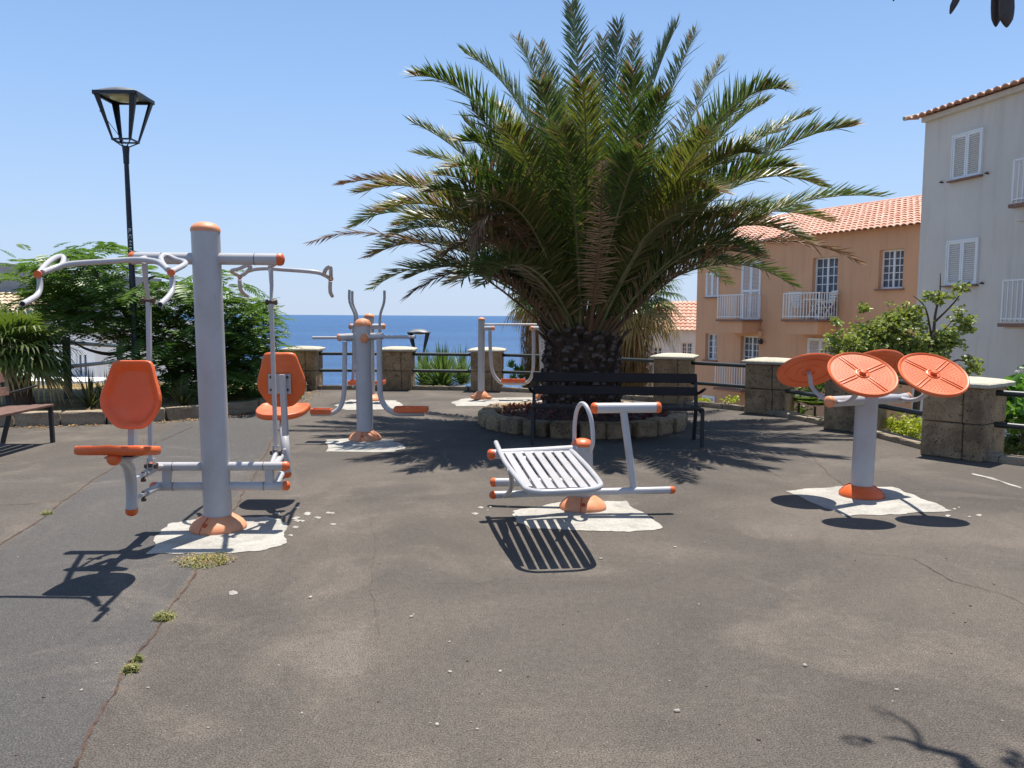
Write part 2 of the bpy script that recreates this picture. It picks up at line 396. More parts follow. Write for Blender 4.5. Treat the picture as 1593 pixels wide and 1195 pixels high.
tag(obj('hillside', b, M['hill']), kind='structure')
b = MB(); b.add([(-90000, 120, -25), (90000, 120, -25), (90000, 100000, -25), (-90000, 100000, -25)], [(0, 1, 2, 3)])
tag(obj('sea', b, M['sea']), kind='structure')

def ragged(pix, name, label=None, z=.004, amp=.02, m='cement'):
    P0 = [G(*p) for p in pix]; out = []
    for i, a in enumerate(P0):
        c = P0[(i + 1) % len(P0)]; L = (c - a).length; k = max(2, int(L / .03))
        nrm = Vector((-(c - a).y, (c - a).x, 0)).normalized()
        ph = [random.uniform(0, 6.28) for _ in range(3)]
        for j in range(k):
            w_ = .5 * math.sin(j / k * 9 + ph[0]) + .3 * math.sin(j * .55 + ph[1]) + .25 * random.uniform(-1, 1)
            out.append(a.lerp(c, j / k) + nrm * amp * w_)
    ce = sum(out, Vector()) / len(out); b = MB()
    b.add([(ce.x, ce.y, z + .006)] + [(p.x, p.y, z) for p in out], [(0, i + 1, (i + 1) % len(out) + 1) for i in range(len(out))])
    b.add([(ce.x + (p.x - ce.x) * .0, 0, 0) for p in out[:0]], [])
    return tag(obj(name, b, M[m]), kind='structure')
ragged([(230, 863), (249, 827), (268, 814), (302, 809), (417, 804), (446, 814), (443, 848), (405, 857), (359, 861), (290, 862)], 'cement_pad')
ragged([(797, 796), (873, 782), (971, 780), (1031, 819), (1029, 824), (971, 828), (825, 823), (803, 811)], 'cement_pad')
ragged([(1222, 764), (1309, 757), (1388, 758), (1425, 772), (1482, 795), (1385, 801), (1315, 803), (1270, 785)], 'cement_pad')
ragged([(508, 685), (543, 682), (608, 684), (633, 696), (611, 704), (510, 703)], 'cement_pad', amp=.03)
ragged([(520, 631), (545, 622), (616, 623), (628, 631), (611, 637), (535, 638)], 'cement_pad', amp=.03)
ragged([(701, 626), (724, 620), (866, 618), (870, 628), (852, 632), (711, 632)], 'cement_pad', amp=.03)
for q, nsp in (((458, 806), 9), ((770, 800), 6), ((1500, 800), 5), ((490, 800), 8)):
    for k in range(nsp):
        x = q[0] + random.gauss(0, 22); y = q[1] + random.gauss(0, 9); r = random.uniform(1.5, 6)
        if not 0 < x < 1590: continue
        ragged([(x - r, y), (x, y - r * .35), (x + r * 1.3, y - r * .1), (x + r * .4, y + r * .4)], 'cement_splash', z=.003, amp=.006)
# pale scuffs in the asphalt
ragged([(1510, 736), (1540, 743), (1589, 759), (1591, 761), (1545, 747), (1512, 738)], 'paint_scuff', z=.003, amp=.01)
ragged([(356, 921), (362, 919), (370, 921), (369, 925), (361, 927), (356, 925)], 'paint_scuff', z=.003, amp=.005)

def crack(pix, wid, name='crack'):
    b = MB(); pts = [G(*p) for p in pix]; line = []
    for i in range(len(pts) - 1):
        L = (pts[i + 1] - pts[i]).length; k = max(1, int(L / .04))
        for j in range(k): line.append(pts[i].lerp(pts[i + 1], j / k))
    line.append(pts[-1]); n = len(line); vs = []; off = 0
    for i, p in enumerate(line):
        d = (line[min(i + 1, n - 1)] - line[max(i - 1, 0)]).normalized(); nr = Vector((-d.y, d.x, 0))
        off = off * .8 + random.uniform(-.008, .008); w = wid * random.uniform(.1, 1.1)
        vs += [p + nr * (off + w / 2) + Vector((0, 0, .003)), p + nr * (off - w / 2) + Vector((0, 0, .003))]
    b.add(vs, [(2 * i, 2 * i + 1, 2 * i + 3, 2 * i + 2) for i in range(n - 1)])
    return tag(obj(name, b, M['dirtline']), kind='structure')
crack([(120, 1194), (150, 1130), (180, 1080), (203, 1035), (244, 985), (262, 950), (302, 895), (330, 850), (363, 797), (420, 692), (430, 676), (455, 640)], .016)
crack([(0, 848), (60, 812), (98, 780), (183, 722), (240, 690), (300, 664)], .018)
crack([(0, 786), (45, 784), (98, 779)], .012)
crack([(575, 780), (583, 850), (578, 920), (590, 990)], .0022)
crack([(1255, 700), (1290, 740), (1330, 765)], .009)
crack([(1330, 860), (1420, 868), (1480, 905), (1560, 925), (1592, 940)], .007)
crack([(1225, 748), (1100, 690)], .006)

# ------------------------------------------------------------------ stone pillars and rails
PW = .62
PIL = [(-4.22, 16.0, 0), (-2.33, 16.1, 0), (-.50, 15.97, -3), (1.2, 15.35, -12), (2.84, 13.8, -21), (4.09, 12.47, -33), (4.66, 10.65, -43), (4.95, 8.6, -51), (6.35, 7.05, -50)]
PL = ['stone pillar at the left end of the sea railing, behind the orange seat back', 'stone pillar just behind the walker machine, left of the spiky plant',
      'stone pillar between the spiky plant and the two-post walker', 'stone pillar hidden behind the thick palm trunk', 'stone pillar to the right of the palm, behind the end of the dark bench',
      'stone pillar in front of the orange house, left of the orange wheels', 'stone pillar directly behind the orange wheel machine', 'largest stone pillar, nearest the camera at the right edge', 'stone pillar outside the right edge of the view']
for i, (x, y, a) in enumerate(PIL):
    if i == 8: continue
    A = rad(a); R = Matrix.Rotation(A, 3, 'Z'); c0 = Vector((x, y, 0))
    root = empty('stone_pillar', c0, PL[i], 'stone pillar', 'stone pillars with pale caps along the railing')
    b = MB(); b.box(c0 + Vector((0, 0, .37)), (PW - .05, PW - .05, .74), R); obj('mortar_core', b, M['mortar'], root)
    for z0, h, sp in ((0, .385, .68), (.392, .385, .66)):
        for s0, s1 in ((-.5, -.5 + sp), (-.5 + sp + .012, .5)):
            b = MB(); b.cbox(c0 + R @ Vector(((s0 + s1) / 2 * PW, 0, 0)) + Vector((0, 0, z0 + h / 2)), ((s1 - s0) * PW, PW, h), R, .022, 0, 3, .0035)
            obj('stone_block', b, M['tuff'], root)
    b = MB(); CW = PW / 2 + .055; zz = .778
    prof = [(CW - .01, 0), (CW, .008), (CW, .038), (CW - .012, .050), (CW - .10, .072), (CW - .22, .086), (.02, .092)]
    vs = []; NS = 8
    for r, dz in prof:
        for e in range(4):
            for k in range(NS):
                ang = math.pi / 4 * (2 * e + 2 * k / NS - 1); t = -1 + 2 * k / NS
                q = [Vector((r, r * t, 0)), Vector((-r * t, r, 0)), Vector((-r, -r * t, 0)), Vector((r * t, -r, 0))][e]
                vs.append(c0 + R @ (q + Vector((0, 0, zz + dz + random.uniform(-.0015, .0015)))))
    N = 4 * NS; fs = [(j * N + k, j * N + (k + 1) % N, (j + 1) * N + (k + 1) % N, (j + 1) * N + k) for j in range(len(prof) - 1) for k in range(N)] + [tuple(range((len(prof) - 1) * N, len(prof) * N)), tuple(range(N))[::-1]]
    b.add(vs, fs, 0, True); obj('pillar_cap', b, M['capstone'], root, sharp=30)
RLAB = ['dark two-bar railing in front of open sea, left of the walker machines', 'dark two-bar railing in front of the spiky green plant', 'dark two-bar railing behind the two-post walker, partly behind the palm trunk',
        'dark two-bar railing just right of the palm trunk, behind the bench', 'dark two-bar railing in front of the orange house', 'dark two-bar railing behind the leftmost orange wheel', 'dark two-bar railing behind the post of the orange wheel machine', 'dark two-bar railing leaving the view at the right edge']
kb = MB()
for i in range(8):
    (x0, y0, a0), (x1, y1, a1) = PIL[i], PIL[i + 1]
    d = Vector((x1 - x0, y1 - y0, 0)); L = d.length; u = d / L
    p0 = Vector((x0, y0, 0)) + u * (PW / 2 - .05); p1 = Vector((x1, y1, 0)) - u * (PW / 2 - .05)
    root = empty('metal_railing', p0.lerp(p1, .5), RLAB[i], 'railing', 'dark railings between the stone pillars')
    for z in (.715, .375):
        b = MB(); b.tube([p0 + Vector((0, 0, z)), p1 + Vector((0, 0, z))], .032, 14); obj('rail', b, M['rail'], root)
    nst = int(L / .42) + 1; nr = Vector((-u.y, u.x, 0)); A = math.atan2(u.y, u.x)
    for k in range(nst):
        t0 = (k + .5) / nst; c = Vector((x0, y0, .02)) + u * (L * t0) - nr * .10 + nr * random.uniform(-.01, .01)
        kb.cbox(c, (L / nst - .012, .2 + random.uniform(-.02, .02), .11 + random.uniform(-.012, .012)), Matrix.Rotation(A + random.uniform(-.01, .01), 3, 'Z'), .02, 0, 2, .005)
tag(obj('kerb', kb, M['kerbstone']), kind='structure')
# left steel fence
FP = [(-14.5, 10.2), (-7.02, 12.45), (-7.75, 15.6), (-4.5, 16.0)]
zt = [(1.0, .62), (1.04, .66), (.86, .56), (.72, .40)]
for k in range(3):
    a, c = FP[k], FP[k + 1]
    root = empty('steel_fence', Vector((a[0], a[1], 0)), ['dark steel fence behind the fan palm at the left edge', 'dark steel fence leading back beneath the feathery tree', 'dark steel fence along the sea behind the feathery tree'][k], 'fence', 'dark steel fence behind the left planting bed')
    for j in range(2):
        b = MB(); b.tube([(a[0], a[1], zt[k][j]), (c[0], c[1], zt[k + 1][j])], .032, 12); obj('rail', b, M['rail'], root)
    if k < 2:
        b = MB(); b.box((c[0], c[1], zt[k + 1][0] / 2 + .02), (.085, .085, zt[k + 1][0] + .12), None); obj('post', b, M['rail'], root)

# ------------------------------------------------------------------ left planting bed
KL = [(-14, 9.6), (-9.5, 10.0), (-6.6, 10.45), (-5.55, 10.75), (-4.9, 11.1), (-4.35, 11.6), (-4.0, 12.2), (-3.82, 12.9), (-3.9, 14.2), (-4.15, 15.55)]
b = MB(); poly = KL + [(-4.4, 15.9), (-7.9, 15.8), (-14, 12.8)]
ce = (-8, 13.2)
b.add([(*ce, .17)] + [(x, y, .12) for x, y in poly], [(0, (i + 1) % len(poly) + 1, i + 1) for i in range(len(poly))])
b.add([(x, y, z) for x, y in poly[-3:] + poly[:1] for z in (.12, -.9)], [(2 * i, 2 * i + 1, 2 * i + 3, 2 * i + 2) for i in range(3)])
tag(obj('planting_bed', b, M['bed']), kind='structure')
root = empty('stone_kerb', Vector((-4.9, 11.1, 0)), 'low curved kerb of pale stone blocks edging the left planting bed', 'kerb')
def walk(pts, step):
    out = []; 
    for i in range(len(pts) - 1):
        a = Vector((*pts[i], 0)); c = Vector((*pts[i + 1], 0)); L = (c - a).length; n = max(1, round(L / step))
        for k in range(n): out.append((a.lerp(c, k / n), a.lerp(c, (k + 1) / n)))
    return out
for a, c in walk(KL, .62):
    d = c - a; A = math.atan2(d.y, d.x); b = MB()
    b.cbox((a + c) / 2 + Vector((0, 0, .085)), (d.length - .015, .2, .19 + random.uniform(-.008, .008)), Matrix.Rotation(A, 3, 'Z'), .022, 0, 2, .006)
    obj('stone_block', b, M['kerbstone'], root)

# ------------------------------------------------------------------ round planter of the palm
PC = Vector((.98, 11.02, 0)); PR = 1.32
root = empty('round_planter', PC, 'low ring of rounded stone blocks around the big palm', 'planter')
NSN = 24
for k in range(NSN):
    a = 2 * math.pi * (k + random.uniform(-.08, .08)) / NSN; b = MB()
    R = Matrix.Rotation(a + math.pi / 2, 3, 'Z'); r = PR + random.uniform(-.02, .02)
    h = .195 + random.uniform(-.025, .02)
    b.cbox(PC + Vector((r * math.cos(a), r * math.sin(a), h / 2 - .01)), (2 * math.pi * PR / NSN - .03, .24, h), R @ Matrix.Rotation(random.uniform(-.05, .05), 3, 'X'), .035, 0, 3, .008, True)
    obj('stone_block', b, M['tuff'], root, sharp=80)
b = MB(); b.lathe(PC, [(PR - .06, .08), (1.0, .14), (.6, .19), (.02, .22)], 40); obj('soil', b, M['soil'], root)

# ------------------------------------------------------------------ shared machine pieces
def base_cover(root, c, r=.185, h=.105, mat='salmon', ro=0):
    b = MB(); k = r / .185
    b.lathe(c, [(.188 * k, .005), (.192 * k, .016), (.188 * k, .03), (.168 * k, .058), (.135 * k, .082), (.108 * k, .098), (.100 * k, h), (.09 * k, h)], 40)
    o = obj('base_cover', b, M[mat], root, 60)
    for a in (ro, ro + math.pi):
        b = MB(); d = Vector((math.cos(a), math.sin(a), 0))
        b.tube([Vector(c) + d * .103 * k + Vector((0, 0, .104)), Vector(c) + d * .150 * k + Vector((0, 0, .075)), Vector(c) + d * .186 * k + Vector((0, 0, .036)), Vector(c) + d * .192 * k + Vector((0, 0, .01))], .0035, 6); obj('cover_seam', b, M['groove'], o)
    b = MB(); a = ro + .12; d = Vector((math.cos(a), math.sin(a), 0))
    b.lathe(Vector(c) + d * .158 * k + Vector((0, 0, .062)), [(.018, 0), (.016, .006), (.004, .008)], 12, 0, Matrix.Rotation(.9, 3, Vector((-d.y, d.x, 0))))
    obj('cover_slot', b, M['groove'], o)
def post(root, c, r, h, lean=(0, 0), cap='salmon', caph=.05, mat='grey'):
    c = Vector(c); t = c + Vector((lean[0], lean[1], h))
    b = MB(); b.tube([c + Vector((0, 0, .03)), t], r, 40); obj('post', b, M[mat], root)
    b = MB(); b.lathe(t, [(r * 1.03, -.004), (r * 1.04, .012), (r * .97, caph * .45), (r * .72, caph * .8), (r * .35, caph * .97), (.004, caph)], 36); obj('post_cap', b, M[cap], root, 60)
    return t
def bar(root, name, pts, r, mat='grey', sub=0, n=16, caps='orange', capends=(1, 1), capr=1.08, capl=.03):
    b = MB(); b.tube(pts, r, n, sub=sub); o = obj(name, b, M[mat], root, 50)
    P_ = [Vector(p) for p in pts]
    for e, (p, q) in enumerate(((P_[0], P_[1]), (P_[-1], P_[-2]))):
        if capends[e]:
            d = (p - q).normalized(); R = d.to_track_quat('Z', 'Y').to_matrix(); rr = r if not isinstance(r, (list, tuple)) else r[-e]
            b = MB(); b.lathe(p, [(rr * capr, -capl * .5), (rr * capr, capl * .3), (rr * .85, capl * .75), (rr * .4, capl), (.002, capl * 1.05)], 24, 0, R); obj('end_cap', b, M[caps], o, 50)
    return o
def bolts(root, lst, r=.011, parent=None):
    for p, d in lst:
        b = MB(); d = Vector(d).normalized(); p = Vector(p)
        b.tube([p - d * .028, p + d * .028], r, 8); b.tube([p - d * .036, p - d * .022], r * 1.7, 6); b.tube([p + d * .022, p + d * .036], r * 1.7, 6)
        obj('bolt', b, M['bolt'], root)

def smooth_outline(pts, n=56):
    out = []; N = len(pts)
    for i in range(n):
        u = i / n * N; k = int(u); t = u - k
        p = [Vector(pts[(k + j) % N]) for j in (-1, 0, 1, 2)]
        out.append(.5 * ((2 * p[1]) + (p[2] - p[0]) * t + (2 * p[0] - 5 * p[1] + 4 * p[2] - p[3]) * t * t + (3 * p[1] - p[0] - 3 * p[2] + p[3]) * t ** 3))
    return out
def shell(c, ex, ey, ez, outline, th, dish, rim=.86, prof=None):
    """a moulded pad: outline in (ex, ey), thickness along ez, face dished"""
    ol = smooth_outline(outline); n = len(ol); b = MB(); c = Vector(c); vs = []
    cx = sum((p.x for p in ol)) / n; cy = sum((p.y for p in ol)) / n
    rings = [(.0, 0, -th), (.90, 0, -th), (.985, 0, -th * .85), (1.0, 0, -th * .4), (.99, 0, 0), (.965, 0, .006), (.93, 0, .004), (rim, 0, -.004), (rim - .06, 0, -dish * .6), (rim - .16, 0, -dish), (.5, 0, -dish * 1.1), (.22, 0, -dish * 1.15)]
    for k, (s, _, d) in enumerate(rings[1:]):
        for p in ol:
            x = cx + (p.x - cx) * s; y = cy + (p.y - cy) * s
            dd = d + (prof(x, y) if prof else 0)
            vs.append(c + ex * x + ey * y + ez * dd)
    N = len(rings) - 1
    fs = [(j * n + i, j * n + (i + 1) % n, (j + 1) * n + (i + 1) % n, (j + 1) * n + i) for j in range(N - 1) for i in range(n)]
    fs += [tuple(range(n))[::-1], tuple(range((N - 1) * n, N * n))]
    b.add(vs, fs, 0, True); return b

# ------------------------------------------------------------------ A: seated pull machine
AC = Vector((-2.05, 5.43, 0))
A = empty('pull_down_machine', AC, 'large grey two-seat pull-down machine with orange seats and overhead handles', 'exercise machine')
post(A, AC, .094, 2.06, (-.035, 0), caph=.062); base_cover(A, AC, ro=-1.9)
X = Vector((1, 0, 0)); Yv = Vector((0, 1, 0)); Z = Vector((0, 0, 1))
top = Vector((AC.x - .03, AC.y, 1.875)); CD = Vector((math.cos(rad(3)), math.sin(rad(3)), 0))
bar(A, 'upper_crossbar', [top - CD * .49, top + CD * .49], .040, caps='orange')
for z in (.445, .305):
    bar(A, 'lower_crossbar', [AC + Vector((0, 0, z)) - CD * .43, AC + Vector((0, 0, z)) + CD * .47], .031, caps='orange')
for s in (-.34, .36):
    b = MB(); b.box(AC + CD * s + Vector((0, 0, .375)), (.055, .04, .12)); obj('brace', b, M['grey'], A)
b = MB()
for s in (-.30, .32):
    for z, r in ((1.875, .0412), (.445, .0322), (.305, .0322)):
        b.tube([Vector((AC.x - (.03 if z > 1 else 0), AC.y, z)) + CD * s, Vector((AC.x - (.03 if z > 1 else 0), AC.y, z)) + CD * (s + .004)], r, 20)
obj('joint_line', b, M['bolt'], A)
unit = []
BO = [(-.25, .5), (0, .505), (.25, .5), (.335, .44), (.40, .25), (.47, .06), (.5, -.08), (.47, -.22), (.37, -.36), (.27, -.455), (.17, -.5), (0, -.505), (-.17, -.5), (-.27, -.455), (-.37, -.36), (-.47, -.22), (-.5, -.08), (-.47, .06), (-.40, .25), (-.335, .44)]
bc = Vector((-2.335, 4.83, 1.005))
ez = Vector((0, -math.cos(rad(8)), math.sin(rad(8)))); ey = Vector((0, math.sin(rad(8)), math.cos(rad(8))))
b = shell(bc, X, ey, ez, [(x * .372, y * .42) for x, y in BO], .035, .03, .84, lambda x, y: .02 * (abs(x) / .18) ** 2)
unit.append(obj('backrest', b, M['orange'], A, 70))
b = MB(); b.box(bc + Vector((0, .05, -.03)), (.17, .008, .15)); pl = obj('back_plate', b, M['grey'], unit[0])
b = MB()
for sx in (-.062, .062):
    for sz in (-.075, .022): b.tube([bc + Vector((sx, .052, sz)), bc + Vector((sx, .064, sz))], .011, 8)
obj('bolt', b, M['bolt'], unit[0])
sc_ = Vector((-2.23, 4.50, .735)); t_ = rad(9)
sy = Vector((0, math.cos(t_), -math.sin(t_))); sz = Vector((0, math.sin(t_), math.cos(t_)))
SO = [(-.25, -.5), (0, -.505), (.25, -.5), (.42, -.49), (.49, -.44), (.5, -.25), (.5, -.05), (.45, .2), (.32, .40), (.14, .5), (-.14, .5), (-.32, .40), (-.45, .2), (-.5, -.05), (-.5, -.25), (-.49, -.44), (-.42, -.49)]
b = shell(sc_, X, sy, sz, [(x * .405, y * .37) for x, y in SO], .045, .012, .86, lambda x, y: .007 * math.exp(-(x / .05) ** 2) * (1 if y < 0 else .4))
unit.append(obj('seat', b, M['orange'], A, 70))
b = MB(); b.box(sc_ + Vector((0, .04, -.052)), (.16, .22, .012)); obj('seat_plate', b, M['grey'], unit[1])
unit.append(bar(A, 'seat_post', [P(177, 714, 4.36), P(187, 713, 4.5), P(198, 722, 4.68), P(203, 740, 4.80), P(205, 765, 4.84), P(205, 795, 4.84)], .034, sub=5, n=20, caps='orange', capends=(1, 1)))
b = MB(); b.tube([P(206, 716, 4.90), P(207, 600, 4.93)], .034, 4, flat=.8); unit.append(obj('back_support', b, M['grey'], A))
for y0 in (735, 765):
    s = AC + Vector((0, 0, .445 if y0 == 735 else .305)) - CD * .40
    e = P(207, y0 + 12, 4.86)
    b = MB(); b.tube([s, s.lerp(e, .55)], .024, 14); b.tube([s.lerp(e, .5), e], .014, 4); unit.append(obj('link_arm', b, M['grey'], A))
    bp = s.lerp(e, .62); bb = MB(); bb.tube([bp - Z * .03, bp + Z * .02], .011, 8); bb.tube([bp - Z * .045, bp - Z * .028], .018, 6); obj('bolt', bb, M['bolt'], unit[-1])
# handle bar
hb = [P(66, 424, 4.43), P(82, 418, 4.52), P(102, 412, 4.58), P(130, 409, 4.6), P(180, 406, 4.6), P(215, 404, 4.6), P(246, 408, 4.58), P(262, 420, 4.46)]
H = bar(A, 'handlebar', hb, .0165, sub=4, n=14, capends=(0, 0)); unit.append(H)
for loop, capp, grip in (
    ([P(60, 426, 4.42), P(72, 411, 4.55), P(86, 401, 4.7), P(96, 399, 4.78), P(99, 404, 4.74), P(96, 412, 4.66), P(88, 417, 4.56)], (P(58, 427, 4.39), P(59, 426.8, 4.41)), [P(62, 432, 4.42), P(62, 448, 4.40), P(58, 459, 4.36), P(48, 466, 4.28), P(35, 473, 4.18)]),
    ([P(266, 423, 4.42), P(278, 417, 4.55), P(288, 411, 4.68), P(286, 407, 4.76), P(274, 404, 4.80), P(260, 398, 4.82), P(251, 400, 4.76), P(252, 408, 4.64), P(260, 419, 4.5)], (P(266, 424.6, 4.39), P(266.5, 424.4, 4.41)), [P(268, 431, 4.42), P(268, 445, 4.40), P(266, 456, 4.36), P(259, 465, 4.30), P(249, 474, 4.20)])):
    b = MB(); b.tube(loop, .0155, 12, sub=4); obj('hand_loop', b, M['grey'], H)
    b = MB(); b.tube(list(capp), .0205, 18); obj('end_cap', b, M['orange'], H)
    b = MB(); b.tube(grip, .0155, 14, sub=4, mi=0); d = (grip[-1] - grip[-2]).normalized(); b.tube([grip[-1] + d * .0005, grip[-1] + d * .001], .0125, 14, 1); obj('hand_grip', b, [M['grey'], M['black']], H)
lv = [top - CD * .40 + Vector((0, -.02, 0)), P(214, 405, 5.0), P(208, 406, 4.66)]
b = MB(); b.tube(lv, .018, 14, sub=3); unit.append(obj('lever_arm', b, M['grey'], A))
b = MB(); b.tube([P(225, 408, 5.1), P(227, 440, 5.15), P(231, 466, 5.2)], [.026, .020, .016], 4, flat=.7); unit.append(obj('lever', b, M['grey'], A))
rodx = P(231, 470, 5.2); rodb = Vector((rodx.x, 5.16, .53))
b = MB(); b.tube([rodx, rodb], .0185, 4); unit.append(obj('pull_rod', b, M['grey'], A))
for p in (rodx + Z * .01, rodb - Z * .03):
    bb = MB(); bb.tube([p - X * .034, p + X * .034], .013, 8); bb.tube([p - X * .04, p - X * .024], .021, 6); bb.tube([p + X * .024, p + X * .04], .021, 6); obj('bolt', bb, M['bolt'], unit[-1])
bb = MB()
for s in (-1, 1): bb.box(rodb + X * s * .019 - Z * .02, (.005, .034, .08))
obj('yoke', bb, M['grey'], unit[-1])
b = MB(); b.tube([rodb - Z * .035, AC + Vector((0, 0, .445)) - CD * .37], .016, 10); unit.append(obj('rod_bracket', b, M['grey'], A))
for o in list(unit):
    c = o.copy(); scene.collection.objects.link(c); c.parent = A; c.rotation_euler.z = math.pi
    if o.name.startswith('handlebar'):      # the far unit's handle stands a little higher, swung back
        pv = Vector((-.36, -.83, 1.81)); c.matrix_local = Matrix.Translation((0, 0, .05)) @ Matrix.Rotation(math.pi, 4, 'Z') @ Matrix.Translation(pv) @ Matrix.Rotation(rad(-8), 4, 'X') @ Matrix.Translation(-pv)
    if o.name.startswith('lever_arm'):
        pv = Vector((-.4, 0, 1.875)); c.matrix_local = Matrix.Rotation(math.pi, 4, 'Z') @ Matrix.Translation(pv) @ Matrix.Rotation(rad(-5), 4, 'X') @ Matrix.Translation(-pv)
    for ch in list(o.children):
        g = ch.copy(); scene.collection.objects.link(g); g.parent = c

# ------------------------------------------------------------------ B: front walker with swinging foot rests
BC = Vector((-1.77, 9.46, 0))
B = empty('swing_walker', BC, 'grey single-post walking machine with two swinging foot rests, thin side handles at shoulder height', 'exercise machine', )
post(B, BC, .098, 1.37, (-.015, 0), caph=.09, cap='salmon'); base_cover(B, BC, .19, .11, ro=-1.7)
bar(B, 'crossbar', [P(528, 525, 9.46), P(596, 523, 9.46)], .042, capends=(1, 0), caps='salmon')
bar(B, 'front_axle', [P(567, 526, 9.46), P(567, 526, 9.29)], .050, capends=(0, 1), caps='salmon', capl=.05)
bar(B, 'side_handle', [P(486, 525.5, 9.44), P(530, 525.5, 9.44)], .017, n=10, capends=(0, 0)); bar(B, 'side_handle', [P(573, 524, 9.27), P(647, 524.5, 9.27)], .019, n=10, capends=(0, 0))
b = MB()
for k in range(4): b.tube([P(539 + k * 2.4, 525, 9.46), P(540.2 + k * 2.4, 525, 9.46)], .050, 18)
obj('spacer_rings', b, M['grey'], B)
bar(B, 'swing_leg', [P(536.5, 532, 9.42), P(536, 580, 9.42), P(535, 612, 9.42), P(530, 632, 9.42), P(519, 642, 9.40), P(508, 644, 9.38), P(484, 644, 9.36)], .029, sub=4, capends=(0, 0))
bar(B, 'swing_leg', [P(590, 527, 9.25), P(590.5, 580, 9.25), P(592, 615, 9.25), P(599, 632, 9.25), P(611, 641, 9.24), P(624, 643.5, 9.24), P(660, 643, 9.24)], .033, sub=4, capends=(0, 0))
def tray(root, c, size, ang=0, name='foot_rest', mat='orange'):
    R = Matrix.Rotation(ang, 3, 'Z'); b = MB(); L, Wd, Hh = size; c = Vector(c)
    b.cbox(c, (L, Wd, .014), R, .005)
    for s in (-1, 1):
        b.cbox(c + R @ Vector((0, s * Wd / 2, Hh / 2)), (L, .012, Hh), R, .005); b.cbox(c + R @ Vector((s * L / 2, 0, Hh / 2)), (.012, Wd, Hh), R, .005)
    for k in range(5): b.box(c + R @ Vector((-L / 2 + L * (k + .5) / 5, 0, .009)), (.012, Wd * .9, .006), R)
    return obj(name, b, M[mat], root)
tray(B, P(500, 643, 9.36), (.23, .13, .055)); tray(B, P(640, 640, 9.2), (.38, .15, .055))
# ------------------------------------------------------------------ C: rear walker with upright handles
CC = Vector((-2.50, 13.85, 0))
Cm = empty('swing_walker', CC, 'farther single-post walking machine with tall bent upright handles against the sea', 'exercise machine')
post(Cm, CC, .088, 1.46, (0, 0), caph=.07, cap='salmon'); base_cover(Cm, CC + Vector((.02, 0, 0)), .19, .11)
bar(Cm, 'crossbar', [P(545, 508, 13.8), P(597, 508, 13.8)], .048, caps='salmon')
for pts in ([(543.5, 451), (544, 470), (552, 490), (551.5, 506)], [(548, 453), (548.6, 472), (555, 489), (554, 504)], [(598, 452), (597.5, 470), (592, 488), (590.5, 505)]):
    dY = 13.9 if pts[0][0] == 548 else 13.75
    b = MB(); b.tube([P(x, y, dY) for x, y in pts], .023, 10, sub=3); obj('upright_handle', b, M['grey'], Cm)
for x, x2, dY in ((550, 549, 13.7), (591, 591, 13.65)):
    b = MB(); b.tube([P(x, 512, dY), P(x, 560, dY), P(x2, 592, dY), P(x2, 600, dY - .05)], .026, 10, sub=2); obj('swing_leg', b, M['grey'], Cm)
    o = MB(); o.tube([P(x2, 600, dY), P(x2, 601, dY - .34)], .024, 8); obj('leg_foot', o, M['grey'], Cm)
    tray(Cm, P(x2 + 1, 600, dY - .2) + Z * .03, (.13, .30, .06))
# ------------------------------------------------------------------ D: two-post walker
D = empty('two_post_walker', Vector((.02, 14.2, 0)), 'grey two-post walking machine with a thin top bar beside the palm', 'exercise machine')
for px, st in ((748.5, 0), (846, 1)):
    g = G(px, 621); tp = P(749 if not st else 843, 498, g.y)
    post(D, (g.x, g.y, 0), .062, tp.z, (tp.x - g.x, 0), caph=.05, cap='salmon')
    b = MB()
    for k in range(4):
        R = Matrix.Rotation(math.pi / 4 + k * math.pi / 2 + .3, 3, 'Z'); b.cbox(Vector((g.x, g.y, .035)) + R @ Vector((.12, 0, 0)), (.16, .10, .05), R, .015)
    b.lathe((g.x, g.y, 0), [(.15, .0), (.15, .05), (.11, .11), (.075, .14), (.07, .14)], 24); obj('base_cover', b, M['salmon'], D, 40)
bar(D, 'top_bar', [P(750, 505, 14.2), P(842, 505, 14.2)], .018, capends=(0, 0), n=10)
bar(D, 'axle', [P(750, 511, 14.2), P(767, 511, 14.1)], .038, caps='salmon', capends=(0, 1)); bar(D, 'axle', [P(842, 511, 14.2), P(827, 511, 14.1)], .038, caps='salmon', capends=(0, 1))
b = MB(); b.tube([P(762, 515, 14.1), P(763, 550, 14.1), P(766, 577, 14.1), P(774, 591, 14.1), P(785, 596, 14.1), P(817, 597, 14.0)], .031, 14, sub=4); obj('swing_leg', b, M['grey'], D, 60)
b = MB(); b.tube([P(830, 515, 14.15), P(830, 550, 14.15), P(829, 577, 14.15), P(824, 591, 14.2), P(815, 596, 14.25), P(790, 597, 14.3)], .031, 14, sub=4); obj('swing_leg', b, M['grey'], D, 60)
tray(D, P(789, 594, 14.0), (.20, .14, .05)); tray(D, P(808, 594, 14.05), (.20, .14, .05))
b = MB(); g = P(843.6, 538, 14.14); b.box(g, (.085, .004, .22)); o = obj('sticker', b, M['sticker'], D)
b = MB()
for k in range(6): b.box(g + Vector((0, -.003, .08 - k * .028)), (.06 - (k % 3) * .008, .002, .008))
obj('sticker_print', b, M['bolt'], o)
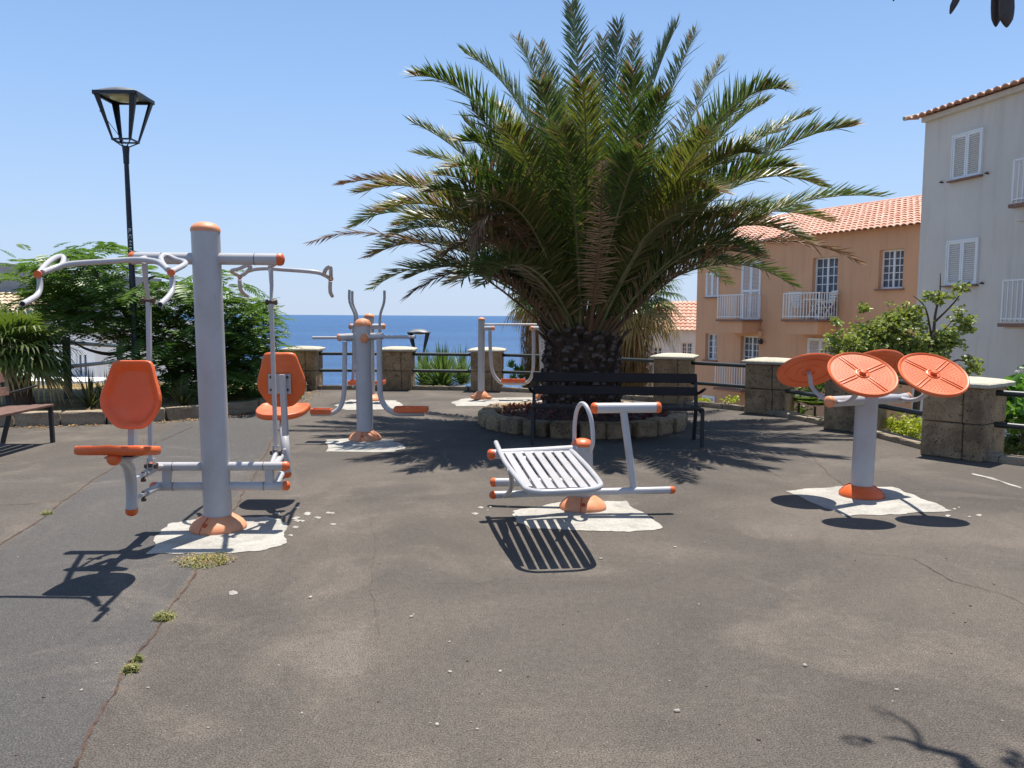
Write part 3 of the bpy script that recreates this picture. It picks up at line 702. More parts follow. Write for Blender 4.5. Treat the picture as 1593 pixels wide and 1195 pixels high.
# ------------------------------------------------------------------ E: slatted sit-up bench machine
EC = Vector((.56, 6.09, 0))
E = empty('sit_up_bench', EC, 'low grey slatted bench machine with a hoop handle and T-shaped leg bar', 'exercise machine')
post(E, EC, .082, .50, (-.012, 0), cap='orange', caph=.055); base_cover(E, EC, .178, .105, ro=-1.75)
bar(E, 'rear_tube', [(-.15, 5.80, .475), (.20, 5.92, .475), (.52, 6.05, .475)], .036, caps='orange', capends=(1, 0))
bar(E, 'floor_tube', [(-.135, 5.82, .165), (.50, 5.90, .17), (1.23, 5.98, .175)], .028, caps='orange')
bar(E, 'short_tube', [(-.14, 6.2, .18), (.5, 6.13, .2)], .034, caps='orange', capends=(1, 0))
bar(E, 'leg_bar', [P(925, 635, 6.02), P(1023, 634, 6.05)], .040, caps='orange', n=20)
bar(E, 'leg_bar_strut', [P(970, 640, 6.03), P(986, 762, 5.96)], .029, capends=(0, 0))
# board frame
FLp = [(-.12, 5.98, .535), (-.06, 5.55, .49), (.0, 5.2, .47), (.07, 4.86, .452), (.10, 4.73, .448), (.17, 4.67, .447), (.26, 4.67, .449), (.40, 4.69, .452), (.49, 4.72, .455), (.545, 4.79, .46), (.55, 4.92, .465), (.52, 5.3, .475), (.47, 5.75, .485), (.45, 5.90, .487)]
b = MB(); b.tube(FLp, .0185, 14, sub=4); obj('board_frame', b, M['grey'], E, 60)
for k in range(7):
    t = (k + .6) / 7.25
    a = Vector((-.075, 5.80, .487)).lerp(Vector((.455, 5.88, .487)), t); c = Vector((.075, 4.70, .452)).lerp(Vector((.555, 4.76, .460)), t)
    if k == 0: c = c.lerp(a, .06)
    b = MB(); d = (c - a).normalized(); s = Vector((-d.y, d.x, 0)); nz = s.cross(d)
    mid = (a + c) / 2; R = Matrix((s, -d, -nz if nz.z < 0 else nz)).transposed()
    b.cbox(mid, (.052, (c - a).length, .016), R, .006); obj('slat', b, M['grey'], E)
b = MB(); b.tube([(-.07, 5.80, .475), (.46, 5.89, .475)], .018, 12); obj('board_crosspiece', b, M['grey'], E)
b = MB(); b.tube([P(793, 730, 5.22), P(796, 748, 5.35), P(794, 763, 5.55), P(785, 772, 5.78)], .017, 12, sub=4); obj('board_bracket', b, M['grey'], E)
b = MB(); b.tube([(.12, 5.84, .17), (.10, 5.70, .47)], .022, 12); b.tube([(.50, 6.0, .30), (.36, 5.3, .44)], .022, 12); obj('board_support', b, M['grey'], E)
b = MB(); b.tube([P(893, 700, 6.16), P(893.5, 680, 6.16), P(894, 660, 6.16), P(897, 640, 6.13), P(902, 630, 6.07), P(907, 628, 6.0), P(913, 634, 5.93), P(919, 650, 5.89), P(922, 672, 5.88), P(922, 690, 5.9), P(918, 702, 5.97)], .0165, 14, sub=4); obj('hoop_handle', b, M['grey'], E, 60)
# ------------------------------------------------------------------ F: arm wheels
FC = Vector((2.95, 6.56, 0))
Fm = empty('arm_wheel_machine', FC, 'grey post machine carrying four tilted orange perforated wheels', 'exercise machine')
post(Fm, FC, .088, .87, (.012, 0), cap='grey', caph=.03); base_cover(Fm, FC, .172, .10, mat='orange', ro=2.6)
bar(Fm, 'crossbar', [P(1290, 625, 6.33), P(1411, 619, 6.78)], .043, caps='salmon')
cb0, cb1 = P(1300, 625, 6.37), P(1400, 619.5, 6.74)
def disc(c, face):
    c = Vector(c); tl = rad(36); zax = Vector((0, face * math.sin(tl), math.cos(tl))); xax = Vector((1, 0, 0)); yax = zax.cross(xax)
    R = Matrix((xax, yax, zax)).transposed()
    b = MB(); r = .257
    b.lathe(c, [(.002, -.012), (.05, -.013), (.052, -.020), (.10, -.020), (.102, -.015), (.17, -.013), (.172, -.018), (.19, -.018), (.192, -.012), (.24, -.010), (r - .004, -.014), (r, -.006), (r, .008), (r - .008, .014), (r - .018, .010), (r - .024, .004), (.03, .004)], 56, 0, R)
    o = obj('wheel', b, M['orange'], Fm, 30)
    rot0 = .5 if face < 0 and c.x < 3 else .72
    b = MB()
    for k in range(4):
        a = rot0 + k * math.pi / 2; Rz = R @ Matrix.Rotation(a, 3, 'Z')
        for s in (-1, 1): b.cbox(c + Rz @ Vector((.145, s * .013, .006)), (.17, .008, .009), Rz, .003)
    b.lathe(c, [(.05, .004), (.05, .010), (.044, .012), (.040, .006)], 30, 0, R)
    obj('wheel_rib', b, M['orange'], o)
    b = MB(); b.lathe(c, [(.026, .004), (.026, .026), (.020, .032), (.003, .033)], 20, 0, R); h = obj('hub_cap', b, M['orange'], o)
    b = MB()
    for ri in range(6):
        rr = .072 + ri * .026; nn = int(2 * math.pi * rr / .027)
        for k in range(nn):
            a = 2 * math.pi * (k + (ri % 2) * .5) / nn
            q = (a - rot0) % (math.pi / 2); dist = min(q, math.pi / 2 - q) * rr
            if dist < .026: continue
            p = c + R @ Vector((rr * math.cos(a), rr * math.sin(a), .0047)); b.add([p + R @ Vector((.0072 * math.cos(t), .0072 * math.sin(t), 0)) for t in [j * math.pi / 3 for j in range(6)]], [tuple(range(6))])
    obj('wheel_holes', b, M['groove'], o)
    return c, zax
for c, face, at in (((2.50, 6.66, 1.055), 1, cb0), ((2.66, 5.99, 1.075), -1, cb0), ((3.24, 6.07, 1.07), -1, cb1), ((3.20, 6.98, 1.075), 1, cb1)):
    c, za = disc(c, face); s = c - za * .015
    m1 = s - za * .10; low = at + Vector(((c.x - at.x) * .35, (c.y - at.y) * .35, .0)); 
    b = MB(); b.tube([s, s.lerp(m1, .5), Vector((s.x * .85 + at.x * .15, s.y * .88 + at.y * .12, at.z + (s.z - at.z) * .45)), Vector((s.x * .55 + at.x * .45, s.y * .6 + at.y * .4, at.z + .035)), Vector((s.x * .25 + at.x * .75, s.y * .3 + at.y * .7, at.z + .005)), at], .0185, 14, sub=5); obj('wheel_arm', b, M['grey'], Fm, 60)
# ------------------------------------------------------------------ benches
def bench(name_label, origin, ang, L, slatmat, seatmat, group):
    o0 = Vector(origin); R = Matrix.Rotation(ang, 3, 'Z')
    def T(x, y, z): return o0 + R @ Vector((x, y, z))
    root = empty('park_bench', o0, name_label, 'bench', group)
    h = L / 2
    for s in (-1, 1):
        x = s * (h - .01)
        b = MB()
        for a, c, w_ in (((x, -.26, 0), (x, -.25, .43), .028), ((x, -.27, .415), (x, .22, .40), .026), ((x, .31, 0), (x, .20, .40), .028), ((x, .20, .38), (x, .24, .60), .028), ((x, .24, .58), (x, .31, .80), .026)):
            b.tube([T(*a), T(*c)], w_, 4, flat=1.0, upv=R @ Vector((1, 0, 0)))
        obj('leg_frame', b, M['benchmetal'], root)
        b = MB(); b.tube([T(x + s * .012, .25, .565), T(x + s * .03, .12, .60), T(x + s * .05, -.08, .66)], [.020, .026, .020], 8, sub=3, flat=.6); obj('armrest', b, M['benchmetal'], root)
    for k in range(4):
        y = -.235 + k * .125; b = MB(); b.cbox(T(0, y, .437 - k * .005), (L, .108, .028), R, .006); obj('seat_slat', b, M[seatmat], root)
    for z, hh in ((.755, .115), (.600, .105)):
        tl = math.atan2(.07, .22); Rx = R @ Matrix.Rotation(-tl, 3, 'X'); b = MB(); b.cbox(T(0, .225 + (z - .58) * .33, z), (L, .026, hh), Rx, .006); obj('back_slat', b, M[slatmat], root)
    return root
bench('long dark bench standing in front of the big palm', (1.235, 9.36, 0), math.atan2(-.12, 1.93), 1.98, 'benchdark', 'benchdark', 'park benches')
bench('brown slatted bench cut off by the left edge of the view', (-5.57, 8.14, 0), rad(92), 1.95, 'benchwood', 'benchwood', 'park benches')

# ------------------------------------------------------------------ street lamps
def lamp(c, base, label, writing=False):
    c = Vector(c); root = empty('street_lamp', Vector(base), label, 'street lamp', 'lantern street lamps')
    hw, bw, hh = .315, .145, .64
    b = MB(); 
    b.box(c + Vector((0, -hw, 0)), (2 * hw, .03, .05)); b.box(c + Vector((0, hw, 0)), (2 * hw, .03, .05)); b.box(c + Vector((-hw, 0, 0)), (.03, 2 * hw - .03, .05)); b.box(c + Vector((hw, 0, 0)), (.03, 2 * hw - .03, .05))
    z = -hh
    b.box(c + Vector((0, -bw, z)), (2 * bw, .018, .024)); b.box(c + Vector((0, bw, z)), (2 * bw, .018, .024)); b.box(c + Vector((-bw, 0, z)), (.018, 2 * bw - .02, .024)); b.box(c + Vector((bw, 0, z)), (.018, 2 * bw - .02, .024))
    for sx in (-1, 1):
        for sy in (-1, 1):
            t0 = c + Vector((sx * hw, sy * hw, .02)); t1 = c + Vector((sx * bw, sy * bw, z))
            for ax in (0, 1):
                e = Vector((-sx, 0, 0)) if ax == 0 else Vector((0, -sy, 0))
                n_ = Vector((0, -sy * .006, 0)) if ax == 0 else Vector((-sx * .006, 0, 0))
                b.prism([t0, t0 + e * .085, t1 + e * .032, t1], n_)
            b.tube([t1, c + Vector((sx * .03, sy * .03, z - .09))], .009, 6)
    obj('lantern_frame', b, M['lamp'], root)
    b = MB(); prof = [(hw * 1.0, .027), (hw * .97, .045), (hw * .85, .078), (hw * .62, .105), (hw * .3, .122), (.01, .126)]
    n = 24; vs = []
    for j, (r, zz) in enumerate(prof):
        for k in range(n):
            a = 2 * math.pi * k / n; ca, sa = math.cos(a), math.sin(a); q = 1 / max(abs(ca), abs(sa)); f = max(0, 1 - j / 3); rr = r * (1 * (1 - f) + q * f * .99)
            vs.append(c + Vector((rr * ca, rr * sa, zz)))
    b.add(vs, [(j * n + k, j * n + (k + 1) % n, (j + 1) * n + (k + 1) % n, (j + 1) * n + k) for j in range(5) for k in range(n)] + [tuple(range(5 * n, 6 * n))], 0, True)
    obj('dome', b, M['lampdome'], root, 60)
    b = MB(); b.box(c + Vector((0, 0, .012)), (2 * hw - .03, 2 * hw - .03, .012)); obj('ceiling_plate', b, M['lamp'], root)
    b = MB(); b.lathe(c + Vector((0, 0, .006)), [(.21, 0), (.19, -.03), (.12, -.055), (.01, -.065)], 28); obj('diffuser', b, M['diffuser'], root)
    b = MB(); b.tube([c + Vector((-hw * .8, -hw * .8, -.25)), c + Vector((0, 0, z - .05))], .005, 5); obj('cable', b, M['lamp'], root)
    nk = c + Vector((0, 0, z - .08)); nb = nk - Z * .26; bs = Vector(base)
    b = MB(); b.lathe(nb, [(.042, 0), (.044, .12), (.055, .26), (.02, .262)], 20); b.tube([nb + Z * .05, bs + Z * 1.1], [.034, .050], 20); b.tube([bs + Z * 1.1, bs], [.062, .07], 20); o = obj('pole', b, M['lamp'], root, 50)
    if writing:
        for k, strokes in enumerate(([((0, 0), (0, 1)), ((0, 1), (.8, .9)), ((.8, .9), (.75, .5)), ((.75, .5), (0, .45))], [((0, 0), (0, 1)), ((0, 1), (.8, 1)), ((.8, 1), (.8, 0))], [((0, 1), (.8, 1)), ((.8, 1), (0, 0)), ((0, 0), (.8, .05))], [((0, 0), (0, 1)), ((0, 1), (.7, .9)), ((.7, .9), (.1, .5)), ((.1, .5), (.9, 0))])):
            yc = 357 + k * 9.6; xx = 203.2 + k * .5; b = MB()
            for p, q in strokes:
                pp = [P(xx + s[0] * 4.4, yc + (1 - s[1]) * 6, 12.3) + Vector((0, -.062, 0)) for s in (p, q)]; b.tube(pp, .0055, 5)
            obj('marker_letter', b, M['graffiti'], o)
lc = P(193, 152, 12.3)
lamp(lc, (-5.86, 12.3, .1), 'tall black street lamp with a domed lantern rising over the left planting bed', True)
l2 = P(652, 518, 24.6)
lamp(l2, (l2.x + .1, 24.6, hill_z(l2.x, 24.6)), 'black street lamp on lower ground whose lantern shows against the sea above the spiky plant')

# ------------------------------------------------------------------ palm fronds
def frond(mb, B0, C0, T0, alt=2, altp=.045, L=.52, n=165, mi=0, rmi=1, t0=.09, droop=.10, vang=28, wl=.0105, ragg=.16, hang=0, rr=.020, fold=None):
    B0, C0, T0 = Vector(B0), Vector(C0), Vector(T0)
    def bz(t): return B0 * (1 - t) ** 2 + C0 * 2 * t * (1 - t) + T0 * t * t
    def tg(t): return ((C0 - B0) * (2 * (1 - t)) + (T0 - C0) * (2 * t)).normalized()
    mb.tube([bz(k / 14) for k in range(15)], [rr * (1 - k / 14) ** .8 + .004 for k in range(15)], 5, rmi, False, flat=.7)
    h = T0 - B0; h.z = 0
    side0 = Vector((h.y, -h.x, 0))
    if side0.length < .3: side0 = Vector((1, random.uniform(-.3, .3), 0))
    side0.normalize()
    vs = []; fs = []; vsd = []; fsd = []; va = rad(vang)
    for i in range(n):
        t = t0 + (1 - t0) * (i + random.uniform(-.3, .3)) / n; t = min(max(t, 0), .999)
        p = bz(t); T = tg(t); S = (side0 - T * side0.dot(T)).normalized(); N = S.cross(T)
        if N.z < 0: N = -N
        u = (t - t0) / (1 - t0)
        ll = L * (math.sin(math.pi * min(1, (u * .74 + .18))) ** .6) * (1 - .12 * u)
        al = rad(62 - 30 * u)
        for s in (-1, 1):
            l = ll * random.uniform(1 - ragg, 1 + ragg); a = al + random.gauss(0, .09); v = va + random.gauss(0, .16)
            if random.random() < .18: v += random.choice((-.5, .4))
            d = T * math.cos(a) + (S * s * math.cos(v) + N * math.sin(v)) * math.sin(a)
            if hang: d = (d * (1 - hang) + Vector((0, 0, -1)) * hang).normalized()
            wv = (T - d * T.dot(d)).normalized() * wl * random.uniform(.8, 1.15)
            m = p + d * l * .5 - Z * droop * l * .12; e = p + d * l - Z * droop * l * .55
            V_, F_ = (vsd, fsd) if random.random() < altp + (.25 if u > .93 else 0) else (vs, fs)
            k = len(V_); V_ += [p - wv * .6, p + wv * .6, m + wv, m - wv, e]
            F_ += [(k, k + 1, k + 2, k + 3), (k + 3, k + 2, k + 4)]
    mb.add(vs, fs, mi); mb.add(vsd, fsd, alt)
PX, PY_ = PC.x, PC.y + .05
palm = empty('date_palm', Vector((PX, PY_, .2)), 'big date palm with a short thick trunk and wide crown of arching fronds', 'palm tree')
# trunk with leaf-base boots
b = MB(); prof = [(.50, .1), (.49, .3), (.47, .55), (.48, .8), (.49, 1.0), (.43, 1.18), (.34, 1.32), (.2, 1.45), (.05, 1.5)]
b.lathe((PX, PY_, 0), prof, 32)
GA = math.pi * (3 - math.sqrt(5))
for i in range(230):
    z = .22 + i / 230 * 1.02; a = i * GA + random.uniform(-.18, .18); z += random.uniform(-.05, .05)
    r = .46 + .035 * math.sin(z * 3) - max(0, z - 1.1) * .35
    ou = Vector((math.cos(a), math.sin(a), 0)); sd = Vector((-ou.y, ou.x, 0)); c = Vector((PX, PY_, z)) + ou * r
    wd = random.uniform(.035, .085); hh = .045; ln = random.uniform(.06, .12) + max(0, z - .9) * .12; upd = (ou * .55 + Z * .8).normalized()
    q = [c - sd * wd - Z * .05, c + sd * wd - Z * .05, c + sd * wd * .8 + Z * .07, c - sd * wd * .8 + Z * .07]
    tipc = c + upd * ln + ou * .03
    e = [tipc - sd * wd * .75 - Z * hh * .4 , tipc + sd * wd * .75 - Z * hh * .4, tipc + sd * wd * .5 + Z * hh * .5 - ou * .02, tipc - sd * wd * .5 + Z * hh * .5 - ou * .02]
    b.add(q + e, [(0, 1, 5, 4), (1, 2, 6, 5), (2, 3, 7, 6), (3, 0, 4, 7)], 0); b.add(e, [(0, 1, 2, 3)], 1)
for i in range(70):
    z = 1.02 + i / 70 * .32; a = i * GA * 1.3; ou = Vector((math.cos(a), math.sin(a), 0)); c = Vector((PX, PY_, z)) + ou * (.44 - (z - 1.0) * .5)
    d = (ou * random.uniform(.5, .9) + Z).normalized(); l = random.uniform(.18, .5); b.tube([c, c + d * l * .5, c + d * l + ou * .02], [.045, .03, .018], 5, 2, flat=.6)
fv, ff = [], []
for i in range(1400):
    z = random.uniform(.25, 1.3); a = random.uniform(0, 2 * math.pi); ou = Vector((math.cos(a), math.sin(a), 0)); sd = Vector((-ou.y, ou.x, 0)); c = Vector((PX, PY_, z)) + ou * (.50 - max(0, z - 1.0) * .5)
    e = c + ou * random.uniform(.02, .09) + sd * random.gauss(0, .05) + Z * random.uniform(-.12, .12); k = len(fv); fv += [c - sd * .005, c + sd * .005, e]; ff += [(k, k + 1, k + 2)]
b.add(fv, ff, 2)
obj('trunk', b, [M['boot'], M['bootcut'], M['rachis_d']], palm)
HERO = [ # tip px, tip py, tip depth, point passed at half length, material, options
 (480, 377, 10.9, 665, 384, 'palm_o', dict(L=.34, hang=.25, n=110)), (527, 288, 11.6, 705, 318, 'palm_o', dict(L=.34)), (553, 352, 11.9, 690, 352, 'palm_b', {}),
 (640, 190, 11.6, 778, 305, 'palm_b', {}), (645, 118, 9.35, 790, 225, 'palm_g', {}), (722, 82, 11.3, 838, 228, 'palm_b', {}), (803, 60, 12.3, 868, 240, 'palm_b', {}),
 (838, 70, 12.9, 882, 255, 'palm_g', {}), (889, 6, 10.9, 903, 225, 'palm_b', {}), (938, 60, 12.6, 925, 260, 'palm_g', {}), (962, 38, 11.7, 947, 235, 'palm_b', {}), (990, 58, 12.7, 960, 260, 'palm_g', {}),
 (1052, 42, 11.0, 990, 220, 'palm_b', {}), (1083, 48, 12.0, 1008, 240, 'palm_g', {}), (1127, 90, 12.4, 1035, 262, 'palm_b', {}), (1222, 140, 8.9, 1085, 228, 'palm_b', {}), (1262, 178, 11.9, 1100, 285, 'palm_g', {}),
 (1326, 197, 9.5, 1128, 290, 'palm_b', {}), (1277, 290, 10.4, 1110, 310, 'palm_y', {}), (1374, 306, 10.9, 1150, 352, 'palm_g', dict(L=.46)), (1338, 408, 10.3, 1135, 388, 'palm_o', dict(L=.36, hang=.15)),
 (632, 462, 10.3, 762, 428, 'palm_o', dict(L=.36, hang=.2)), (700, 262, 8.4, 812, 315, 'palm_g', {}), (1104, 205, 8.1, 1035, 315, 'palm_y', {}), (906, 128, 8.6, 912, 280, 'palm_y', {}),
 (600, 290, 12.6, 745, 335, 'palm_y', {}), (1190, 330, 12.4, 1070, 360, 'palm_g', {}), (1260, 330, 12.6, 1095, 350, 'palm_y', {}), (700, 440, 11.5, 800, 430, 'palm_y', {}), (1180, 395, 10.0, 1060, 400, 'palm_g', {}),
 (620, 350, 10.0, 760, 372, 'palm_y', {}), (760, 160, 12.5, 840, 270, 'palm_g', {}), (1150, 170, 10.2, 1050, 285, 'palm_g', {}), (985, 110, 9.2, 965, 270, 'palm_g', {}), (840, 130, 9.0, 870, 275, 'palm_b', {}),
 (1030, 150, 9.5, 985, 280, 'palm_g', {}), (575, 400, 11.6, 720, 392, 'palm_y', dict(altp=.3)), (600, 372, 12.4, 740, 372, 'palm_g', {}), (1290, 345, 11.8, 1105, 355, 'palm_g', {}), (1215, 205, 12.2, 1075, 290, 'palm_g', {}), (650, 240, 12.3, 780, 315, 'palm_g', {}), (590, 330, 9.6, 745, 352, 'palm_y', dict(altp=.25)), (560, 300, 10.6, 720, 325, 'palm_y', dict(altp=.35)), (690, 395, 9.4, 795, 392, 'palm_o', dict(L=.36, hang=.2)), (1255, 375, 9.6, 1090, 372, 'palm_y', dict(altp=.3)), (1120, 300, 8.6, 1025, 345, 'palm_y', {}), (740, 320, 8.7, 825, 352, 'palm_y', dict(altp=.2)), (1180, 240, 9.0, 1065, 300, 'palm_y', {}), (720, 220, 10.2, 815, 290, 'palm_g', {}), (870, 200, 8.6, 893, 320, 'palm_g', {}), (1000, 230, 8.5, 962, 330, 'palm_g', {}), (1190, 160, 11.4, 1075, 270, 'palm_g', {}), (780, 200, 8.7, 840, 300, 'palm_y', {}), (1230, 260, 9.2, 1090, 320, 'palm_g', {}), (665, 300, 9.3, 790, 345, 'palm_g', {})]
def fr_part(Bp, Cp, Tp, mk, **kw):
    mb = MB(); dry = mk in ('palm_d', 'palm_o'); frond(mb, Bp, Cp, Tp, **kw)
    return obj('frond', mb, [M[mk], M['rachis_d' if dry else 'rachis'], M['palm_d']], palm, label='brown dry frond' if dry else None)
for (tx, ty, tY, mx, my, mk, kw) in HERO:
    T = P(tx, ty, tY); a = math.atan2(T.y - PY_, T.x - PX); r0 = .26 if my > 300 else .16
    Bp = Vector((PX + r0 * math.cos(a), PY_ + r0 * math.sin(a), 1.10 if my > 340 else 1.25))
    Mid = P(mx, my, (Bp.y + T.y) / 2)
    fr_part(Bp, Mid * 2 - (Bp + T) * .5, T, mk, **kw)
# two hanging dry fronds in front
T = P(738, 396, 9.2); Bp = Vector((PX - .2, PY_ - .3, 1.3)); fr_part(Bp, P(752, 215, 9.4), T, 'palm_o', L=.36, hang=.35, n=100, t0=.3)
T = P(937, 250, 9.5); Bp = Vector((PX + .05, PY_ - .42, 1.2)); fr_part(Bp, P(937, 400, 9.75), T, 'palm_d', L=.25, hang=.38, n=100, t0=.22, ragg=.45, wl=.008)
T = P(775, 345, 9.3); 0 and fr_part(Vector((PX - .25, PY_ - .25, 1.2)), P(800, 330, 9.6), T, 'palm_d', L=.26, hang=.5, n=80, t0=.3)
# the rest of the crown
def ok_tip(p):
    d = p - Vector((0, 0, CAMH)); x = 796.5 + F * d.dot(RT) / d.dot(fw); y = 597.5 - F * d.dot(UP) / d.dot(fw)
    e = ((x - 915) / 350) ** 2 + ((y - 470) / 355) ** 2
    return e < 1 and y < 450 and not (y > 300 and abs(x - 915) < 150)
cnt = 0; i = 0
while cnt < 42 and i < 600:
    i += 1; az = i * GA; el = rad(random.uniform(8, 76)); Ln = random.uniform(2.5, 3.7)
    Bp = Vector((PX + .3 * math.cos(az) * math.cos(el), PY_ + .3 * math.sin(az) * math.cos(el), 1.2 + .25 * math.sin(el)))
    d = Vector((math.cos(az) * math.cos(el), math.sin(az) * math.cos(el), math.sin(el)))
    T = Bp + d * Ln - Z * (.28 * Ln * math.cos(el)); C_ = Bp + d * Ln * .55 + Z * .18 * Ln * math.cos(el) + Z * .12
    if T.z < 1.5 or not ok_tip(T): continue
    cnt += 1; dry = el < rad(24) and random.random() < .55
    mk = 'palm_o' if dry else random.choice(['palm_g', 'palm_g', 'palm_b', 'palm_y'] if el < rad(50) else ['palm_g', 'palm_b', 'palm_b'])
    fr_part(Bp, C_, T, mk, L=random.uniform(.42, .50), n=125, hang=.2 if dry else 0)
# purple ground cover in the planter
b = MB()
for k in range(900):
    a = random.uniform(0, 2 * math.pi); r = random.uniform(.62, 1.18); p = PC + Vector((r * math.cos(a), r * math.sin(a), .15 + (1.2 - r) * .12))
    s = random.uniform(.02, .045); d = Vector((random.uniform(-1, 1), random.uniform(-1, 1), random.uniform(.2, 1))).normalized(); sd = d.cross(Vector((random.random(), random.random(), .3))).normalized()
    b.add([p, p + d * s + sd * s * .5, p + d * s * 2, p + d * s - sd * s * .5], [(0, 1, 2, 3)])
centred(b, 'ground_cover', M['mulch'], 'small purplish leaves covering the soil in the palm ring', 'ground cover', kind='stuff')

# ------------------------------------------------------------------ leaf helpers
def leaf(vs, fs, p, d, up_, l, w_, fold=.25):
    s = d.cross(up_); s = s.normalized() if s.length > 1e-3 else Vector((1, 0, 0)); n_ = s.cross(d)
    k = len(vs); vs += [p, p + d * l * .45 + s * w_ + n_ * w_ * fold, p + d * l, p + d * l * .45 - s * w_ + n_ * w_ * fold]
    fs += [(k, k + 1, k + 2), (k, k + 2, k + 3)]
def rnd_dir(zmin=-.4, zmax=1):
    return Vector((random.gauss(0, 1), random.gauss(0, 1), random.uniform(zmin, zmax))).normalized()
def cloud(mb, blobs, n, l, ratio=.35, mi=0, hollow=.45, droop=.2, twigs=None):
    vs = []; fs = []; tot = sum(b_[1].x * b_[1].z for b_ in blobs)
    for c, r in blobs:
        k = int(n * r.x * r.z / tot)
        clumps = [(Vector(c) + Vector([g * q for g, q in zip(rnd_dir(-1, 1) * random.uniform(hollow, 1.02), r)])) for _ in range(max(5, k // 11))]
        for cp in clumps:
            rr = .19 * (r.x + r.z) * random.uniform(.5, 1.1)
            if twigs is not None: twigs.tube([Vector(c).lerp(cp, .35), cp], [.008, .003], 4, 0, False)
            for _ in range(11):
                p = cp + rnd_dir(-1, 1) * rr * random.random() ** .5; d = (rnd_dir(-.3, .9) - Z * droop).normalized()
                leaf(vs, fs, p, d, rnd_dir(.2, 1), l * random.uniform(.6, 1.25), l * ratio)
    mb.add(vs, fs, mi)
def blob(px, py, Y, rx, ry, rz=None):
    k = Y / F; return (P(px, py, Y), Vector((rx * k, (rz or rx) * k, ry * k)))
def branch(mb, pts, r0, r1, mi=0, n=7):
    k = len(pts); mb.tube(pts, [r0 + (r1 - r0) * i / (k - 1) for i in range(k)], n, mi, sub=4)
def plant(name, root_p, label, cat, fol, folm, stem=None, group=None, fn='foliage', sn='stem', sm='bark'):
    root = empty(name, root_p, label, cat, group)
    obj(fn, fol, folm, root)
    if stem and stem.v: obj(sn, stem, M[sm], root)
    return root

# ------------------------------------------------------------------ feathery tree (left)
def feather(vs, fs, p, d, l, n=13):
    """twice-divided leaf: a midrib with pairs of narrow pinnae"""
    s = d.cross(Z).normalized(); nn = s.cross(d)
    for i in range(n):
        t = (i + 1) / n; q = p + d * l * t - Z * l * .22 * t * t
        pl = l * .34 * math.sin(math.pi * min(1, .25 + t * .72)) + .02
        for sg in (-1, 1):
            e = (s * sg * .92 + d * .42 + nn * random.uniform(-.1, .12)).normalized(); w_ = (d - e * d.dot(e)).normalized() * l * .036
            k = len(vs); vs += [q, q + e * pl * .5 + w_, q + e * pl - Z * pl * .12, q + e * pl * .5 - w_]; fs += [(k, k + 1, k + 2, k + 3)]
TY = 13.3; tb = Vector((-5.55, TY, .1)); st = MB(); tips = []
trunk = [tb, P(262, 560, TY), P(225, 530, TY), P(190, 478, TY - .2), P(150, 428, TY - .3)]
branch(st, trunk, .11, .035, 0, 12)
LIMB = [[P(262, 560, TY), P(300, 545, TY + .1), P(345, 545, TY), P(395, 530, TY)], [P(240, 545, TY), P(270, 500, TY - .3), P(310, 455, TY - .4), P(345, 425, TY - .3)], [P(205, 500, TY - .2), P(170, 495, TY - .6), P(120, 500, TY - .8), P(70, 510, TY - .9)],
        [P(170, 455, TY - .2), P(120, 440, TY), P(80, 430, TY), P(40, 430, TY + .2)], [P(150, 428, TY - .3), P(135, 405, TY - .3), P(115, 392, TY - .2)], [P(262, 560, TY), P(300, 580, TY - .5), P(350, 590, TY - .8), P(385, 575, TY - .9)],
        [P(190, 478, TY - .2), P(215, 450, TY + .3), P(240, 430, TY + .4), P(280, 440, TY + .4)], [P(225, 530, TY), P(180, 550, TY - .4), P(140, 545, TY - .5), P(110, 530, TY - .4)]]
for L_ in LIMB: branch(st, L_, .045, .010)
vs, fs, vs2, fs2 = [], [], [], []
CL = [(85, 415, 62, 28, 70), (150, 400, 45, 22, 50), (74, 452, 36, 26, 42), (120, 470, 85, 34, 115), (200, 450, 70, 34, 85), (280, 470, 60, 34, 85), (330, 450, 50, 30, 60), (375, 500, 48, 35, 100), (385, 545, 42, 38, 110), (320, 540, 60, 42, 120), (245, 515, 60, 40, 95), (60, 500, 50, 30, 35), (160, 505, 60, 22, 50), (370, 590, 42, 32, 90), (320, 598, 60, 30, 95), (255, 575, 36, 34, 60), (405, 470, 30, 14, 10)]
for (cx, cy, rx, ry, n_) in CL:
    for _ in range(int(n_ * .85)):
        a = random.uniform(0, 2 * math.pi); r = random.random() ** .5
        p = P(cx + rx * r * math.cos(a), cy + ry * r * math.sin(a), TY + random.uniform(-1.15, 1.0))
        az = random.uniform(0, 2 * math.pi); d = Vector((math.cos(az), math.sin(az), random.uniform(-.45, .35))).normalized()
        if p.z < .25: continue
        lit = random.random() < .55 + (520 - cy) / 400  # light and shade put into leaf colour: more lit-toned leaves higher up
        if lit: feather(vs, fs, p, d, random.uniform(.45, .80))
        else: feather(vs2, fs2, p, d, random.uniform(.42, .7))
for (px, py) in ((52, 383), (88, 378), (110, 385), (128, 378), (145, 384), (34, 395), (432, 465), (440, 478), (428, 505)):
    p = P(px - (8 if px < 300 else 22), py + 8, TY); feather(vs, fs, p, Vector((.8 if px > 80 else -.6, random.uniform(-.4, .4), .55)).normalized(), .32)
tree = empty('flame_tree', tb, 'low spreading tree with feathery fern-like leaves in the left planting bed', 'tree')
mb = MB(); mb.add(vs, fs, 0); mb.add(vs2, fs2, 1); obj('crown', mb, [M['poin'], M['poin_d']], tree); obj('trunk', st, M['bark'], tree)

